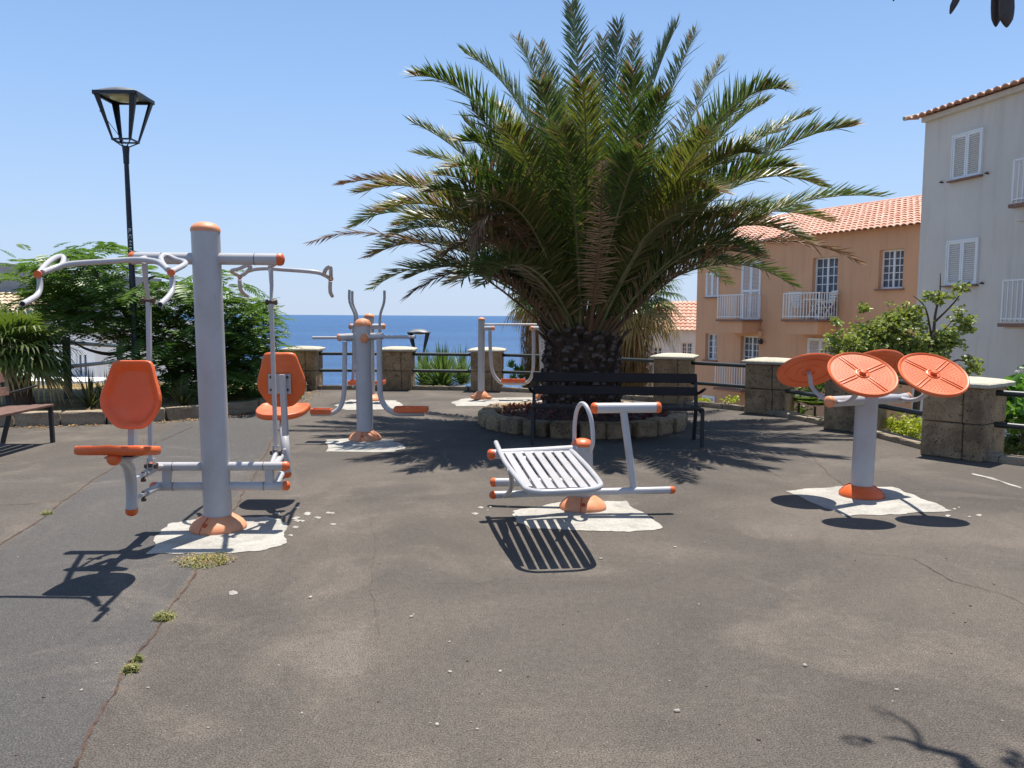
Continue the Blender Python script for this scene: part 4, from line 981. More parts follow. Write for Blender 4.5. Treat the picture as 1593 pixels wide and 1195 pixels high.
# ------------------------------------------------------------------ fan palms
def fan_leaf(vs, fs, c, d, R_, nseg=26, arc=250, droop=.35, w_=.022):
    """c hub, d outward direction; blades radiate in a shallow pleated fan"""
    s = d.cross(Z); s = s.normalized() if s.length > 1e-3 else Vector((1, 0, 0)); n_ = s.cross(d)
    for i in range(nseg):
        a = rad(-arc / 2 + arc * (i + .5) / nseg + random.uniform(-2, 2)); e = (d * math.cos(a) + s * math.sin(a) + n_ * .12).normalized()
        L = R_ * (1 - .22 * abs(a) / 2.2) * random.uniform(.9, 1.06); wv = n_.cross(e).normalized() * w_
        m = c + e * L * .55 - Z * droop * L * .10; q = c + e * L * .8 - Z * droop * L * .35; t = c + e * L * .95 - Z * droop * L * .75
        k = len(vs); vs += [c, m + wv, m - wv, q + wv * .6, q - wv * .6, t]; fs += [(k, k + 1, k + 2), (k + 1, k + 3, k + 4, k + 2), (k + 3, k + 5, k + 4)]
def fan_palm(label, top, base, rt_, nl, R_, pet, skirt=0, el0=-50, azr=None, wl=.022, old0=28):
    root = empty('fan_palm', Vector(base), label, 'palm tree', 'fan palms')
    fg = MB(); v1, f1, v2, f2 = [], [], [], []; pt = MB()
    for i in range(nl):
        az = i * GA + random.uniform(-.2, .2); el = rad(el0 + (85 - el0) * (i + .5) / nl)
        d = Vector((math.cos(az) * math.cos(el), math.sin(az) * math.cos(el), math.sin(el))); l = pet * random.uniform(.8, 1.15)
        hub = Vector(top) + d * l; pt.tube([Vector(top), Vector(top).lerp(hub, .5) + Z * .03, hub], [.014, .01, .007], 5, 0, False)
        old = el < rad(el0 + old0)
        fan_leaf(v2 if old else v1, f2 if old else f1, hub, (d - Z * .35).normalized(), R_ * random.uniform(.85, 1.1), droop=.55 if not old else .9, w_=wl)
    fg.add(v1, f1, 0); fg.add(v2, f2, 1)
    obj('crown', fg, [M['fan_g'], M['drygrass']], root); obj('leaf_stalks', pt, M['rachis'], root)
    b = MB(); b.tube([Vector(base), Vector(base).lerp(Vector(top), .5), Vector(top)], [rt_ * 1.1, rt_, rt_ * .9], 16); obj('trunk', b, M['bark'], root)
    if skirt:
        v, f = [], []
        for k in range(1500):
            z = top[2] - .15 - random.random() ** .8 * skirt; a = random.uniform(0, 2 * math.pi); r = rt_ + random.uniform(.02, .30) * min(1, (top[2] - z) * 2)
            p = Vector((top[0] + r * math.cos(a), top[1] + r * math.sin(a), z)); e = p + Vector((random.gauss(0, .05), random.gauss(0, .05), -random.uniform(.3, .6)))
            s = Vector((-math.sin(a), math.cos(a), 0)) * .012; k0 = len(v); v += [p - s, p + s, e]; f += [(k0, k0 + 1, k0 + 2)]
        mb = MB(); mb.add(v, f); obj('dead_leaf_skirt', mb, M['skirt'], root)
    return root
fan_palm('fan palm behind the right side of the big trunk, with brown skirt of dead leaves', P(985, 468, 16.6), P(985, 468, 16.6) - Z * 3.2, .2, 48, .70, .62, skirt=1.9, el0=-42)
fan_palm('fan palm behind the left side of the big trunk, drooping in front of the sea', P(840, 462, 17.4), P(840, 462, 17.4) - Z * 3.2, .17, 30, .55, .5, skirt=1.6, el0=-40)
fan_palm('bushy fan palm at the left edge above the brown bench', P(22, 555, 11.3), (P(34, 640, 11.3).x, 11.3, .1), .17, 42, .58, .42, el0=-22, old0=8)

# ------------------------------------------------------------------ spiky plants
def blades(mb, c, n, l, w_, spread=75, curl=.5, mi=0, minel=5, seg=4):
    vs, fs = [], []
    for i in range(n):
        az = i * GA + random.uniform(-.15, .15); el = rad(random.uniform(minel, 90 - (90 - spread) * .3)); L = l * random.uniform(.75, 1.1)
        d = Vector((math.cos(az) * math.cos(el), math.sin(az) * math.cos(el), math.sin(el))); s = Vector((-math.sin(az), math.cos(az), 0))
        pr = []; 
        for j in range(seg + 1):
            t = j / seg; p = Vector(c) + d * L * t - Z * curl * L * t * t * math.cos(el) * .6; ww = w_ * (1 - t ** 1.6) * (.7 + .6 * t if t < .5 else 1)
            pr.append((p - s * ww, p + s * ww))
        k = len(vs)
        for a, q in pr: vs += [a, q]
        fs += [(k + 2 * j, k + 2 * j + 1, k + 2 * j + 3, k + 2 * j + 2) for j in range(seg)]
    mb.add(vs, fs, mi)
mb = MB(); c = P(687, 598, 17.3); c.z -= .15
blades(mb, c, 330, 1.12, .030, 80, .5, 0, 4, 5); blades(mb, c + Vector((-.40, .4, .05)), 150, .95, .026, 80, .5, 0, 12); blades(mb, c + Vector((.42, .5, .1)), 150, 1.0, .026, 80, .5, 0, 12)
rt = empty('spiky_plant', Vector((c.x, c.y, hill_z(c.x, c.y))), 'large rosette of narrow green blades behind the railing, under the far lamp lantern', 'plant'); obj('blades', mb, M['agave'], rt)
b = MB(); b.tube([Vector((c.x, c.y, hill_z(c.x, c.y))), c], .10, 10); obj('stem', b, M['bark'], rt)
for (px, py, n_, l, lab) in ((140, 636, 60, .62, 'dark sword-leaved plant beside the fence post at the left of the bed'), (168, 634, 55, .58, 'dark sword-leaved plant just left of the orange seat back'), (285, 634, 45, .55, 'sword-leaved clump under the feathery tree, right of the orange seat back')):
    g = G(px, py, .12); mb = MB(); blades(mb, g, n_, l, .016, 88, .35, 0, 30)
    rt = empty('sword_plant', g, lab, 'plant', 'dark sword-leaved plants in the left bed'); obj('blades', mb, M['spike'], rt)
# succulents beyond the rail behind the two-post walker
mb = MB(); st = MB()
for k in range(16):
    c = P(795 + random.uniform(0, 52), random.uniform(566, 602), 17 + random.uniform(-.2, .5)); blades(mb, c, 18, .22, .028, 60, .2, 0, 10, 3)
g = P(820, 590, 17.2); st.tube([Vector((g.x, g.y, hill_z(g.x, g.y))), g], .1, 8)
plant('succulent_bush', Vector((g.x, g.y, hill_z(g.x, g.y))), 'bright green fleshy bush low behind the railing by the two-post walker', 'bush', mb, M['broad'], st)

# ------------------------------------------------------------------ shrubs at the right
SYY = 12.6; st = MB(); fo = MB()
rootp = P(1420, 640, SYY); rootp.z = hill_z(rootp.x, SYY)
hub = P(1430, 590, SYY)
branch(st, [rootp, hub], .07, .05)
for pts, r in (([(1430, 590), (1450, 530), (1455, 490), (1462, 455), (1463, 425)], .035), ([(1450, 530), (1440, 480), (1420, 460)], .02), ([(1455, 500), (1485, 470), (1500, 445)], .02), ([(1430, 590), (1380, 540), (1350, 510), (1330, 500)], .03), ([(1430, 590), (1490, 560), (1515, 575)], .025), ([(1440, 560), (1480, 500), (1510, 500)], .02), ([(1400, 560), (1405, 500), (1412, 470)], .015), ([(1430, 590), (1340, 570), (1300, 560)], .025)):
    branch(st, [P(x, y, SYY + random.uniform(-.25, .25)) for x, y in pts], r, .005)
cloud(fo, [blob(1345, 480, SYY, 10, 12), blob(1330, 540, SYY, 44, 30), blob(1370, 520, SYY, 46, 32), blob(1400, 498, SYY, 34, 30), blob(1430, 545, SYY, 42, 34), blob(1385, 570, SYY, 70, 26), blob(1465, 530, SYY, 32, 28), blob(1310, 570, SYY, 35, 18)], 6500, .078, .40, 0, .2, .3, st)
cloud(fo, [blob(1462, 462, SYY, 22, 18), blob(1500, 500, SYY, 18, 36), blob(1490, 450, SYY, 16, 12), blob(1510, 570, SYY, 20, 26), blob(1475, 590, SYY, 36, 24), blob(1418, 490, SYY, 14, 14), blob(1302, 500, SYY, 8, 6)], 1100, .078, .40, 0, .2, .4, st)
plant('leafy_shrub', rootp, 'tall loose shrub with pale green leaves growing behind the orange wheels', 'shrub', fo, M['fig'], st)
mb = MB(); st = MB(); c0 = P(1400, 665, 9.8); rp = Vector((c0.x + .7, 10.3, hill_z(c0.x, 10.3)))
cloud(mb, [blob(1395, 660, 10.6, 42, 20), blob(1420, 670, 10.3, 30, 18), blob(1370, 668, 10.8, 22, 14)], 1500, .045, .4, 0, .2, .1); branch(st, [rp, P(1400, 670, 10.5)], .03, .015)
plant('lime_shrub', rp, 'low yellow-green shrub between the wheel post and the nearest stone pillar', 'shrub', mb, M['lime'], st)
mb = MB(); st = MB()
cloud(mb, [blob(1262, 600, 13.2, 36, 34), blob(1285, 590, 12.8, 28, 30), blob(1340, 600, 12.2, 40, 34), blob(1245, 640, 13.4, 20, 16)], 1500, .09, .22, 0, .3, .4); rp = Vector((P(1290, 640, 13).x, 13, 0)); rp.z = hill_z(rp.x, 13); branch(st, [rp, P(1290, 600, 13)], .05, .02)
plant('dark_shrub', rp, 'dark narrow-leaved shrub behind the railing below the leftmost orange wheel', 'shrub', mb, M['fig_d'], st)
for (px, py, Y, lab) in ((1243, 626, 12.6, 'small arching fern-like plant at the foot of the railing, nearer the left pillar'), (1268, 632, 12.3, 'small arching fern-like plant at the foot of the railing, nearer the wheel machine')):
    c = P(px, py, Y); mb = MB()
    vs, fs = [], []
    for k in range(26):
        az = k * GA; d = Vector((math.cos(az), math.sin(az), .55)).normalized(); feather(vs, fs, c, d, .34, 12)
    mb.add(vs, fs); rp = Vector((c.x, c.y, hill_z(c.x, c.y))); st = MB(); st.tube([rp, c], .02, 8)
    plant('cycad', rp, lab, 'plant', mb, M['fig_d'], st, 'small fern-like plants')
mb = MB(); st = MB(); rp = P(1590, 700, 9.0); rp.z = hill_z(rp.x, 9.0)
cloud(mb, [blob(1580, 610, 9.1, 22, 28), blob(1600, 640, 8.9, 34, 44), blob(1572, 650, 9.3, 14, 24), blob(1620, 600, 9.2, 40, 30)], 420, .17, .36, 0, .3, .35, st); branch(st, [rp, P(1595, 640, 9.1)], .05, .02)
r_ = plant('broad_leaf_shrub', rp, 'shrub with large glossy heart-shaped leaves at the right edge', 'shrub', mb, M['broad'], st)
mb = MB()
for (px, py) in ((1589, 574), (1592, 577), (1583, 579)):
    c = P(px, py, 8.9)
    for k in range(16): vs, fs = [], []; leaf(vs, fs, c, rnd_dir(-.2, 1), Z, .035, .012); mb.add(vs, fs)
obj('flower_head', mb, M['flower'], r_)
mb = MB(); st = MB(); cloud(mb, [blob(1575, 688, 9.3, 26, 24), blob(1600, 700, 9.1, 30, 26), blob(1560, 700, 9.4, 12, 12)], 1700, .04, .4, 0, .2, .1); rp = P(1580, 720, 9.3); rp.z = hill_z(rp.x, 9.3); branch(st, [rp, P(1580, 690, 9.3)], .04, .02)
plant('small_leaf_shrub', rp, 'dense small-leaved bush below the big glossy leaves at the right edge', 'shrub', mb, M['fig_d'], st)
mb = MB(); st = MB(); cloud(mb, [blob(1095, 625, 15.0, 14, 10), blob(1140, 622, 14.6, 20, 6)], 260, .05, .4, 0, .2, .1); rp = P(1100, 640, 15); rp.z = hill_z(rp.x, 15); branch(st, [rp, P(1100, 628, 15)], .03, .02)
plant('small_leaf_shrub', rp, 'little yellowish bush at the foot of the railing in front of the orange house', 'shrub', mb, M['lime'], st)
# ------------------------------------------------------------------ grass, litter, weeds
def tuft(mb, c, n, l, r, w_=.004, mi=0):
    vs, fs = [], []
    for _ in range(n):
        a = random.uniform(0, 2 * math.pi); q = r * random.random() ** .5; p = Vector(c) + Vector((q * math.cos(a), q * math.sin(a), 0)); d = rnd_dir(.1, 1.6); L = l * random.uniform(.4, 1.1)
        s = d.cross(Z).normalized() * w_; k = len(vs); vs += [p - s, p + s, p + d * L - Z * L * .1]; fs += [(k, k + 1, k + 2)]
    mb.add(vs, fs, mi)
mb = MB()
for _ in range(900):
    x, y = random.uniform(-9.5, -4.3), random.uniform(10.8, 15.6)
    if y < 10.75 + max(0, (x + 6.6)) * .62 or y < 10.6: continue
    tuft(mb, (x, y, .13), 9, .10, .10, .005)
centred(mb, 'dry_grass', M['drygrass'], 'dry straw-coloured grass in the left planting bed', 'grass', kind='stuff')
WL = ['yellow-green weed tuft at the front edge of the left white pad', 'weed tuft in the pavement seam, first one below the left white pad', 'weed tuft in the pavement seam, lowest and nearest the camera', 'small weed in the second seam left of the large machine', 'tiny weed just above the lowest tuft of the seam']
for k, (px, py, n_, r, l, sx) in enumerate(((318, 874, 300, .14, .06, 1), (256, 962, 130, .05, .05, 1), (205, 1043, 110, .03, .045, 1), (73, 800, 60, .04, .04, 1), (214, 1028, 50, .02, .04, 1))):
    g = G(px, py); mb = MB(); tuft(mb, g, n_, l, r, .004, 0)
    vs, fs = [], []
    for _ in range(int(n_ * .85)):
        a = random.uniform(0, 6.28); q = r * random.random() ** .5; leaf(vs, fs, g + Vector((q * math.cos(a) * (1.4 if k == 0 else .8), q * math.sin(a) * .8, random.uniform(0, l * .5))), rnd_dir(0, .8), Z, .016, .005)
    mb.add(vs, fs, 1 if k == 0 else 0); centred(mb, 'weed', [M['weed'], M['drygrass']], WL[k], 'weed', 'weeds growing in the pavement seam')
mb = MB()
for _ in range(520):
    i = random.choice(range(3, len(KL) - 1)) if random.random() < .8 else 2
    a = Vector((*KL[i], 0)); c = Vector((*KL[i + 1], 0)); p = a.lerp(c, random.random()); d = (c - a).normalized(); out = Vector((d.y, -d.x, 0)) * (.13 + abs(random.gauss(0, .13)))
    vs, fs = [], []; leaf(vs, fs, p + out + Z * .006, Vector((random.uniform(-1, 1), random.uniform(-1, 1), random.uniform(0, .3))).normalized(), Z, random.uniform(.03, .07), .012); mb.add(vs, fs)
centred(mb, 'leaf_litter', M['litter'], 'dry fallen leaves along the foot of the left stone kerb', 'leaf litter', kind='stuff')
mb = MB()
for _ in range(210):
    px = random.uniform(5, 1588); py = 640 + 545 * random.random() ** .8; g = G(px, py); r = .0018 + .0045 * random.random() ** 3
    mb.cbox(g + Z * r * .4, (r * 2.4, r * 1.8, r * 1.1), Matrix.Rotation(random.random() * 3, 3, 'Z'), r * .4, random.choice((0, 0, 1)), 1)
for (px, py, r) in ((680, 1128, .007), (778, 1045, .006), (1053, 1107, .009), (1050, 852, .009), (700, 1046, .007), (1395, 1074, .007), (483, 930, .009), (935, 870, .009), (640, 960, .008), (1252, 1036, .009)):
    mb.cbox(G(px, py) + Z * r * .4, (r * 2.6, r * 1.9, r), Matrix.Rotation(random.random() * 3, 3, 'Z'), r * .35, 0, 1)
centred(mb, 'loose_grit', [M['pebble'], M['bolt']], 'small pale stones and grit scattered over the pavement', 'grit', kind='stuff')
# ------------------------------------------------------------------ overhanging tree at the right, outside the frame apart from its pods
BZ = 3.75
def lift(px, py, z=BZ): g = G(px, py); return Vector((g.x + SX * z, g.y + SY * z, z))
tr = MB(); fol = MB(); vs, fs = [], []
tp = Vector((4.6, 2.4, 0)); branch(tr, [tp, Vector((4.5, 2.5, 1.8)), Vector((4.2, 2.9, 3.1)), Vector((3.6, 3.2, 3.7))], .14, .06, 0, 12)
main = [Vector((3.6, 3.2, 3.7)), lift(1593, 1215), lift(1500, 1180), lift(1445, 1165), lift(1400, 1150), lift(1372, 1148)]
branch(tr, main, .04, .006); branch(tr, [lift(1432, 1168), lift(1428, 1145), lift(1415, 1128), lift(1395, 1115), lift(1378, 1105)], .014, .004)
branch(tr, [lift(1530, 1200), lift(1505, 1185), lift(1475, 1168)], .012, .005); branch(tr, [lift(1600, 1195), lift(1580, 1182), lift(1560, 1178)], .014, .006)
branch(tr, [Vector((4.5, 2.5, 1.8)), Vector((3.6, 2.4, 2.9)), Vector((2.4, 2.25, 3.05)), Vector((1.2, 2.25, 3.0)), Vector((.9, 2.3, 2.95))], .05, .008)
for (px, py) in ((1352, 1153), (1600, 1180), (1592, 1186)):
    for _ in range(2): feather(vs, fs, lift(px, py), Vector((random.uniform(-1, 0), random.uniform(-.5, .5), 0)).normalized(), .09, 6)
for a_, c_ in (((1362, 1158), (1335, 1146)), ((1593, 1182), (1566, 1166)), ((1585, 1196), (1556, 1178))): fol.tube([lift(*a_), lift(*a_).lerp(lift(*c_), .5), lift(*c_)], [.004, .022, .002], 8, sub=3)
for (px, py) in ((1385, 1108), (1402, 1120)): feather(vs, fs, lift(px, py), Vector((-1, .4, 0)).normalized(), .07, 6)
fol.add(vs, fs); R1 = empty('overhanging_tree', tp, 'dark seed pods of an overhanging tree dangling into the top right corner', 'tree')
obj('branches', tr, M['bark'], R1); obj('leaves', fol, M['poin_d'], R1)
for (tx, ty, x0, w_, Y) in ((1549, 42, 1552, 9, 2.25), (1566, 43, 1566, 12, 2.22), (1478, 22, 1492, 6, 2.3), (1390, 2, 1393, 4, 2.3)):
    tip = P(tx, ty, Y); k = Y / F; topp = P(x0, -110, Y); mid = P((tx + x0) / 2 + (4 if tx == 1478 else 0), ty - 30, Y); ww = w_ * k
    b = MB(); b.tube([topp, topp.lerp(mid, .5), mid, mid.lerp(tip, .6), tip], [ww * .5, ww * .9, ww, ww * .8, .002], 10, sub=3, flat=.35, upv=(0, 1, 0)); obj('seed_pod', b, M['pod'], R1, 60)
    b = MB(); b.tube([topp, Vector((topp.x, topp.y, 3.03))], .004, 5); obj('pod_stalk', b, M['bark'], R1)
# ------------------------------------------------------------------ buildings
class Facade:
    """vertical wall plane through O, running along u (to the right as seen), outward normal n"""
    def __init__(s, O, u):
        s.O = Vector(O); s.u = Vector(u).normalized(); s.n = Vector((s.u.y, -s.u.x, 0))
        s.R = Matrix((s.u, -s.n, Vector((0, 0, 1)))).transposed()
    def pt(s, a, z, out=0): return Vector((s.O.x, s.O.y, 0)) + s.u * a + s.n * out + Vector((0, 0, z))
    def at(s, px, py, out=0):
        d = ray(px, py); o = Vector((0, 0, CAMH)); q = Vector((s.O.x, s.O.y, 0)) + s.n * out
        t = (q - o).dot(s.n) / d.dot(s.n); p = o + d * t; return (p - q).dot(s.u), p.z
    def rect(s, x0, y0, x1, y1, out=0):
        xm = (x0 + x1) / 2; a0 = s.at(x0, (y0 + y1) / 2, out)[0]; a1 = s.at(x1, (y0 + y1) / 2, out)[0]
        return a0, a1, s.at(xm, y1, out)[1], s.at(xm, y0, out)[1]
    def wall(s, root, u0, u1, z0, z1, holes, mat, th=.28, depth=7.0, name='wall'):
        us = sorted({u0, u1, *[h[0] for h in holes], *[h[1] for h in holes]}); zs = sorted({z0, z1, *[h[2] for h in holes], *[h[3] for h in holes]})
        b = MB()
        for i in range(len(us) - 1):
            for j in range(len(zs) - 1):
                cu, cz = (us[i] + us[i + 1]) / 2, (zs[j] + zs[j + 1]) / 2
                if any(h[0] < cu < h[1] and h[2] < cz < h[3] for h in holes): continue
                b.quad(s.pt(us[i], zs[j]), s.pt(us[i + 1], zs[j]), s.pt(us[i + 1], zs[j + 1]), s.pt(us[i], zs[j + 1]))
        for (a, c, e, f) in holes:
            for (p, q) in (((a, e), (a, f)), ((c, e), (c, f)), ((a, e), (c, e)), ((a, f), (c, f))):
                b.quad(s.pt(*p), s.pt(*q), s.pt(*q, -th), s.pt(*p, -th))
        b.quad(s.pt(u0, z0), s.pt(u0, z1), s.pt(u0, z1, -depth), s.pt(u0, z0, -depth)); b.quad(s.pt(u1, z0), s.pt(u1, z1), s.pt(u1, z1, -depth), s.pt(u1, z0, -depth))
        b.quad(s.pt(u0, z0, -depth), s.pt(u1, z0, -depth), s.pt(u1, z1, -depth), s.pt(u0, z1, -depth)); b.quad(s.pt(u0, z1, 0), s.pt(u1, z1, 0), s.pt(u1, z1, -depth), s.pt(u0, z1, -depth))
        return obj(name, b, M[mat], root)
    def window(s, root, r, nx=4, nz=5, dep=.20, curtain=True, name='window', sill=True):
        a, c, e, f = r; fr = .06; b = MB(); mid = (a + c) / 2
        def bx(bb, u0, u1, z0, z1, o, t): bb.box(s.pt((u0 + u1) / 2, (z0 + z1) / 2, o), (u1 - u0, t, z1 - z0), s.R)
        bx(b, a, a + fr, e, f, -dep, .06); bx(b, c - fr, c, e, f, -dep, .06); bx(b, a + fr, c - fr, e, e + fr, -dep, .06); bx(b, a + fr, c - fr, f - fr, f, -dep, .06)
        bx(b, mid - fr * .6, mid + fr * .6, e + fr, f - fr, -dep + .008, .05)
        for k in range(1, nx):
            if k * 2 == nx: continue
            uu = a + fr + (c - a - 2 * fr) * k / nx; bx(b, uu - .014, uu + .014, e + fr, f - fr, -dep + .001, .03)
        for k in range(1, nz):
            zz = e + fr + (f - e - 2 * fr) * k / nz; bx(b, a + fr, c - fr, zz - .014, zz + .014, -dep - .001, .03)
        o = obj(name, b, M['white'], root)
        g = MB(); g.box(s.pt(mid, (e + f) / 2, -dep - .02), (c - a - .04, .008, f - e - .04), s.R); obj('pane', g, M['glass'], o)
        if curtain:
            g = MB(); n_ = 20
            for side in ((.10, .46), (.56, .95)):
                vs = []; w0 = a + (c - a) * side[0]; w1 = a + (c - a) * side[1]
                for k in range(n_ + 1):
                    uu = w0 + (w1 - w0) * k / n_; dd = -dep - .012 + .004 * math.sin(k * 1.9)
                    vs += [s.pt(uu, e + .05, dd), s.pt(uu, f - .05, dd)]
                g.add(vs, [(2 * k, 2 * k + 2, 2 * k + 3, 2 * k + 1) for k in range(n_)])
            obj('curtain', g, M['curtain'], o)
        if sill:
            g = MB(); g.box(s.pt(mid, e - .03, .03), (c - a + .16, .14, .05), s.R); obj('sill', g, M['sill'], o)
        return o
    def shutter(s, root, r, leaves=2, out=.02, name='shutter', sill=True, split=0):
        a, c, e, f = r; fr = .055; b = MB()
        def bx(bb, u0, u1, z0, z1, o, t): bb.box(s.pt((u0 + u1) / 2, (z0 + z1) / 2, o), (u1 - u0, t, z1 - z0), s.R)
        bx(b, a - .03, a, e, f, out, .07); bx(b, c, c + .03, e, f, out, .07); bx(b, a - .03, c + .03, f, f + .04, out, .07)
        o = obj('shutter_frame', b, M['white'], root); w_ = (c - a) / leaves
        for k in range(leaves):
            u0 = a + k * w_ + .004; u1 = a + (k + 1) * w_ - .004; b = MB()
            bx(b, u0, u0 + fr, e, f, out, .045); bx(b, u1 - fr, u1, e, f, out, .045); bx(b, u0 + fr, u1 - fr, e, e + fr * 1.3, out, .045); bx(b, u0 + fr, u1 - fr, f - fr, f, out, .045)
            if split: bx(b, u0 + fr, u1 - fr, (e + f) / 2 - .04, (e + f) / 2 + .04, out + .001, .045)
            z = e + fr * 1.3
            Rr = s.R @ Matrix.Rotation(rad(32), 3, 'X')
            while z < f - fr - .02: b.box(s.pt((u0 + u1) / 2, z + .03, out - .002), (u1 - u0 - 2 * fr, .052, .009), Rr); z += .052
            g = obj(name, b, M['white'], o)
            bb = MB(); bb.box(s.pt((u0 + u1) / 2, (e + f) / 2, out - .03), (u1 - u0 - .06, .006, f - e - .06), s.R); obj('shutter_back', bb, M['curtain'], g)
        if sill: g = MB(); g.box(s.pt((a + c) / 2, e - .03, .05), (c - a + .14, .14, .04), s.R); obj('sill', g, M['sill'], o)
        return o
    def balcony(s, root, u0, u1, z, out, rh=.95, wallmat='orange_wall', beam=.45):
        b = MB(); b.box(s.pt((u0 + u1) / 2, z - .04, out / 2), (u1 - u0 + .08, out + .08, .08), s.R); o = obj('balcony', b, M['sill'], root)
        b = MB(); b.box(s.pt((u0 + u1) / 2, z - .08 - beam / 2, out / 2 - .02), (u1 - u0 - .1, out - .1, beam), s.R); obj('balcony_beam', b, M[wallmat], o)
        b = MB()
        for zz, h in ((z + rh, .035), (z + .10, .03)):
            b.box(s.pt((u0 + u1) / 2, zz, out - .03), (u1 - u0, .035, h), s.R)
            for uu in (u0, u1): b.box(s.pt(uu, zz, out / 2 - .03), (.034, out - .036, h - .002), s.R)
        n_ = int((u1 - u0) / .125)
        for k in range(n_ + 1): uu = u0 + (u1 - u0) * k / n_; b.box(s.pt(uu, z + rh / 2 + .02, out - .03), (.022 if 0 < k < n_ else .04,) * 2 + (rh - .04,), s.R)
        m_ = int(out / .125)
        for uu in (u0, u1):
            for k in range(1, m_): b.box(s.pt(uu, z + rh / 2 + .02, out * k / m_ - .03), (.022, .022, rh - .04), s.R)
        obj('railing', b, M['white'], o); return o
def tile_roof(root, E0, along, upv, L, S, mat='tile', col=.24, row=.36, amp=.045, name='roof', taper=None):
    E0 = Vector(E0); a = Vector(along).normalized(); s = Vector(upv).normalized(); n = a.cross(s)
    if n.z < 0: n = -n
    nc = int(L / col); nr = int(S / row) + 1; K = 6; b = MB()
    hs = [amp * (abs(math.sin(math.pi * k / K)) ** .8 * 1.5 - .5) for k in range(K)]
    for r in range(nr):
        x0 = taper * r * row if taper else 0
        c0 = int(x0 / col); vs = []
        cols = [(i / K) * col for i in range(c0 * K, nc * K + 1)]
        jit = [random.uniform(-.006, .006) for _ in range(nc + 2)]
        for t, lift_ in ((r * row - .05, .045), (r * row - .045, .0) if False else (min(S, (r + 1) * row), .0)):
            for i, x in enumerate(cols):
                vs.append(E0 + a * x + s * (t + jit[(i + c0 * K) // K]) + n * (hs[(i + c0 * K) % K] + lift_))
        m_ = len(cols)
        b.add(vs, [(i, i + 1, m_ + i + 1, m_ + i) for i in range(m_ - 1)], 0, True)
        low = [v - n * .035 for v in vs[:m_]]
        b.add(vs[:m_] + low, [(i, i + 1, m_ + i + 1, m_ + i) for i in range(m_ - 1)], 0, False)
    return obj(name, b, M[mat], root, 50)

# orange house -----------------------------------------------------
oR = P(1432, 480, 25.5); ud = Vector((.547, -1, 0)).normalized()
tmp = Facade((oR.x, oR.y, 0), ud); uL = tmp.at(1083, 500)[0]
OF = Facade(tmp.pt(uL, 0), ud); LO = -uL + .6
ez_ = OF.at(1425, 348)[1]
OH = empty('orange_house', OF.pt(LO / 2, -7, -3), 'orange plastered house with white balconies and a clay tile roof', 'house')
W1 = OF.rect(1100, 426, 1118, 462); D1 = OF.rect(1155, 408, 1183, 497); D2 = OF.rect(1263, 400, 1302, 497); W2 = OF.rect(1367, 388, 1405, 449)
W3 = OF.rect(1097, 519, 1115, 560); W4 = OF.rect(1152, 523, 1180, 568); W5 = OF.rect(1258, 528, 1296, 575); W6 = OF.rect(1094, 617, 1112, 640); D6 = OF.rect(1140, 560, 1163, 603)
OF.wall(OH, 0, LO, -8, ez_ - .02, [D2, W2, W3, W4], 'orange_wall')
OF.window(OH, D2, 4, 7, name='balcony_door', sill=False); OF.window(OH, W2, 4, 5); OF.window(OH, W3, 3, 4); OF.window(OH, W4, 4, 4)
OF.shutter(OH, W1); OF.shutter(OH, D1, sill=False, split=1, name='door_shutter'); OF.shutter(OH, W5); OF.shutter(OH, W6)
BO_ = 1.05; B1 = OF.rect(1116, 459, 1155, 497, BO_); B2 = OF.rect(1218, 456, 1273, 497, BO_); B3 = OF.rect(1112, 569, 1153, 605, BO_)
OF.balcony(OH, B1[0], B1[1], B1[2], BO_, B1[3] - B1[2]); OF.balcony(OH, B2[0], B2[1], B2[2], BO_, B2[3] - B2[2]); OF.balcony(OH, B3[0], B3[1], B3[2], BO_, B3[3] - B3[2], beam=.1)
b = MB(); b.box(OF.pt((W4[0] + W4[1]) / 2, W4[3] + .12, .06), (W4[1] - W4[0] + .5, .16, .2), OF.R); obj('lintel', b, M['orange_wall'], OH)
wl = OF.pt(W4[1] + .22, W4[3] - .2, .12); b = MB(); b.lathe(wl, [(.06, -.1), (.09, .02), (.03, .1), (.01, .14)], 10); b.tube([wl + Z * .1, wl - OF.n * .12 + Z * .12], .012, 6); obj('wall_lantern', b, M['lamp'], OH)
slope = Vector((-OF.n.x, -OF.n.y, .37)).normalized()
tile_roof(OH, OF.pt(-.15, ez_ - .06, .30), OF.u, slope, LO + .3, 4.3)
rb = OF.pt(-.15, ez_ - .06, .30) + slope * 4.3; b = MB(); b.tube([rb, rb + OF.u * (LO + .3)], .09, 10); obj('ridge_tiles', b, M['tile'], OH)
b = MB(); b.quad(rb, rb + OF.u * (LO + .3), rb + OF.u * (LO + .3) - OF.n * 3.6 - Z * 1.4, rb - OF.n * 3.6 - Z * 1.4); obj('rear_roof', b, M['tile'], OH)
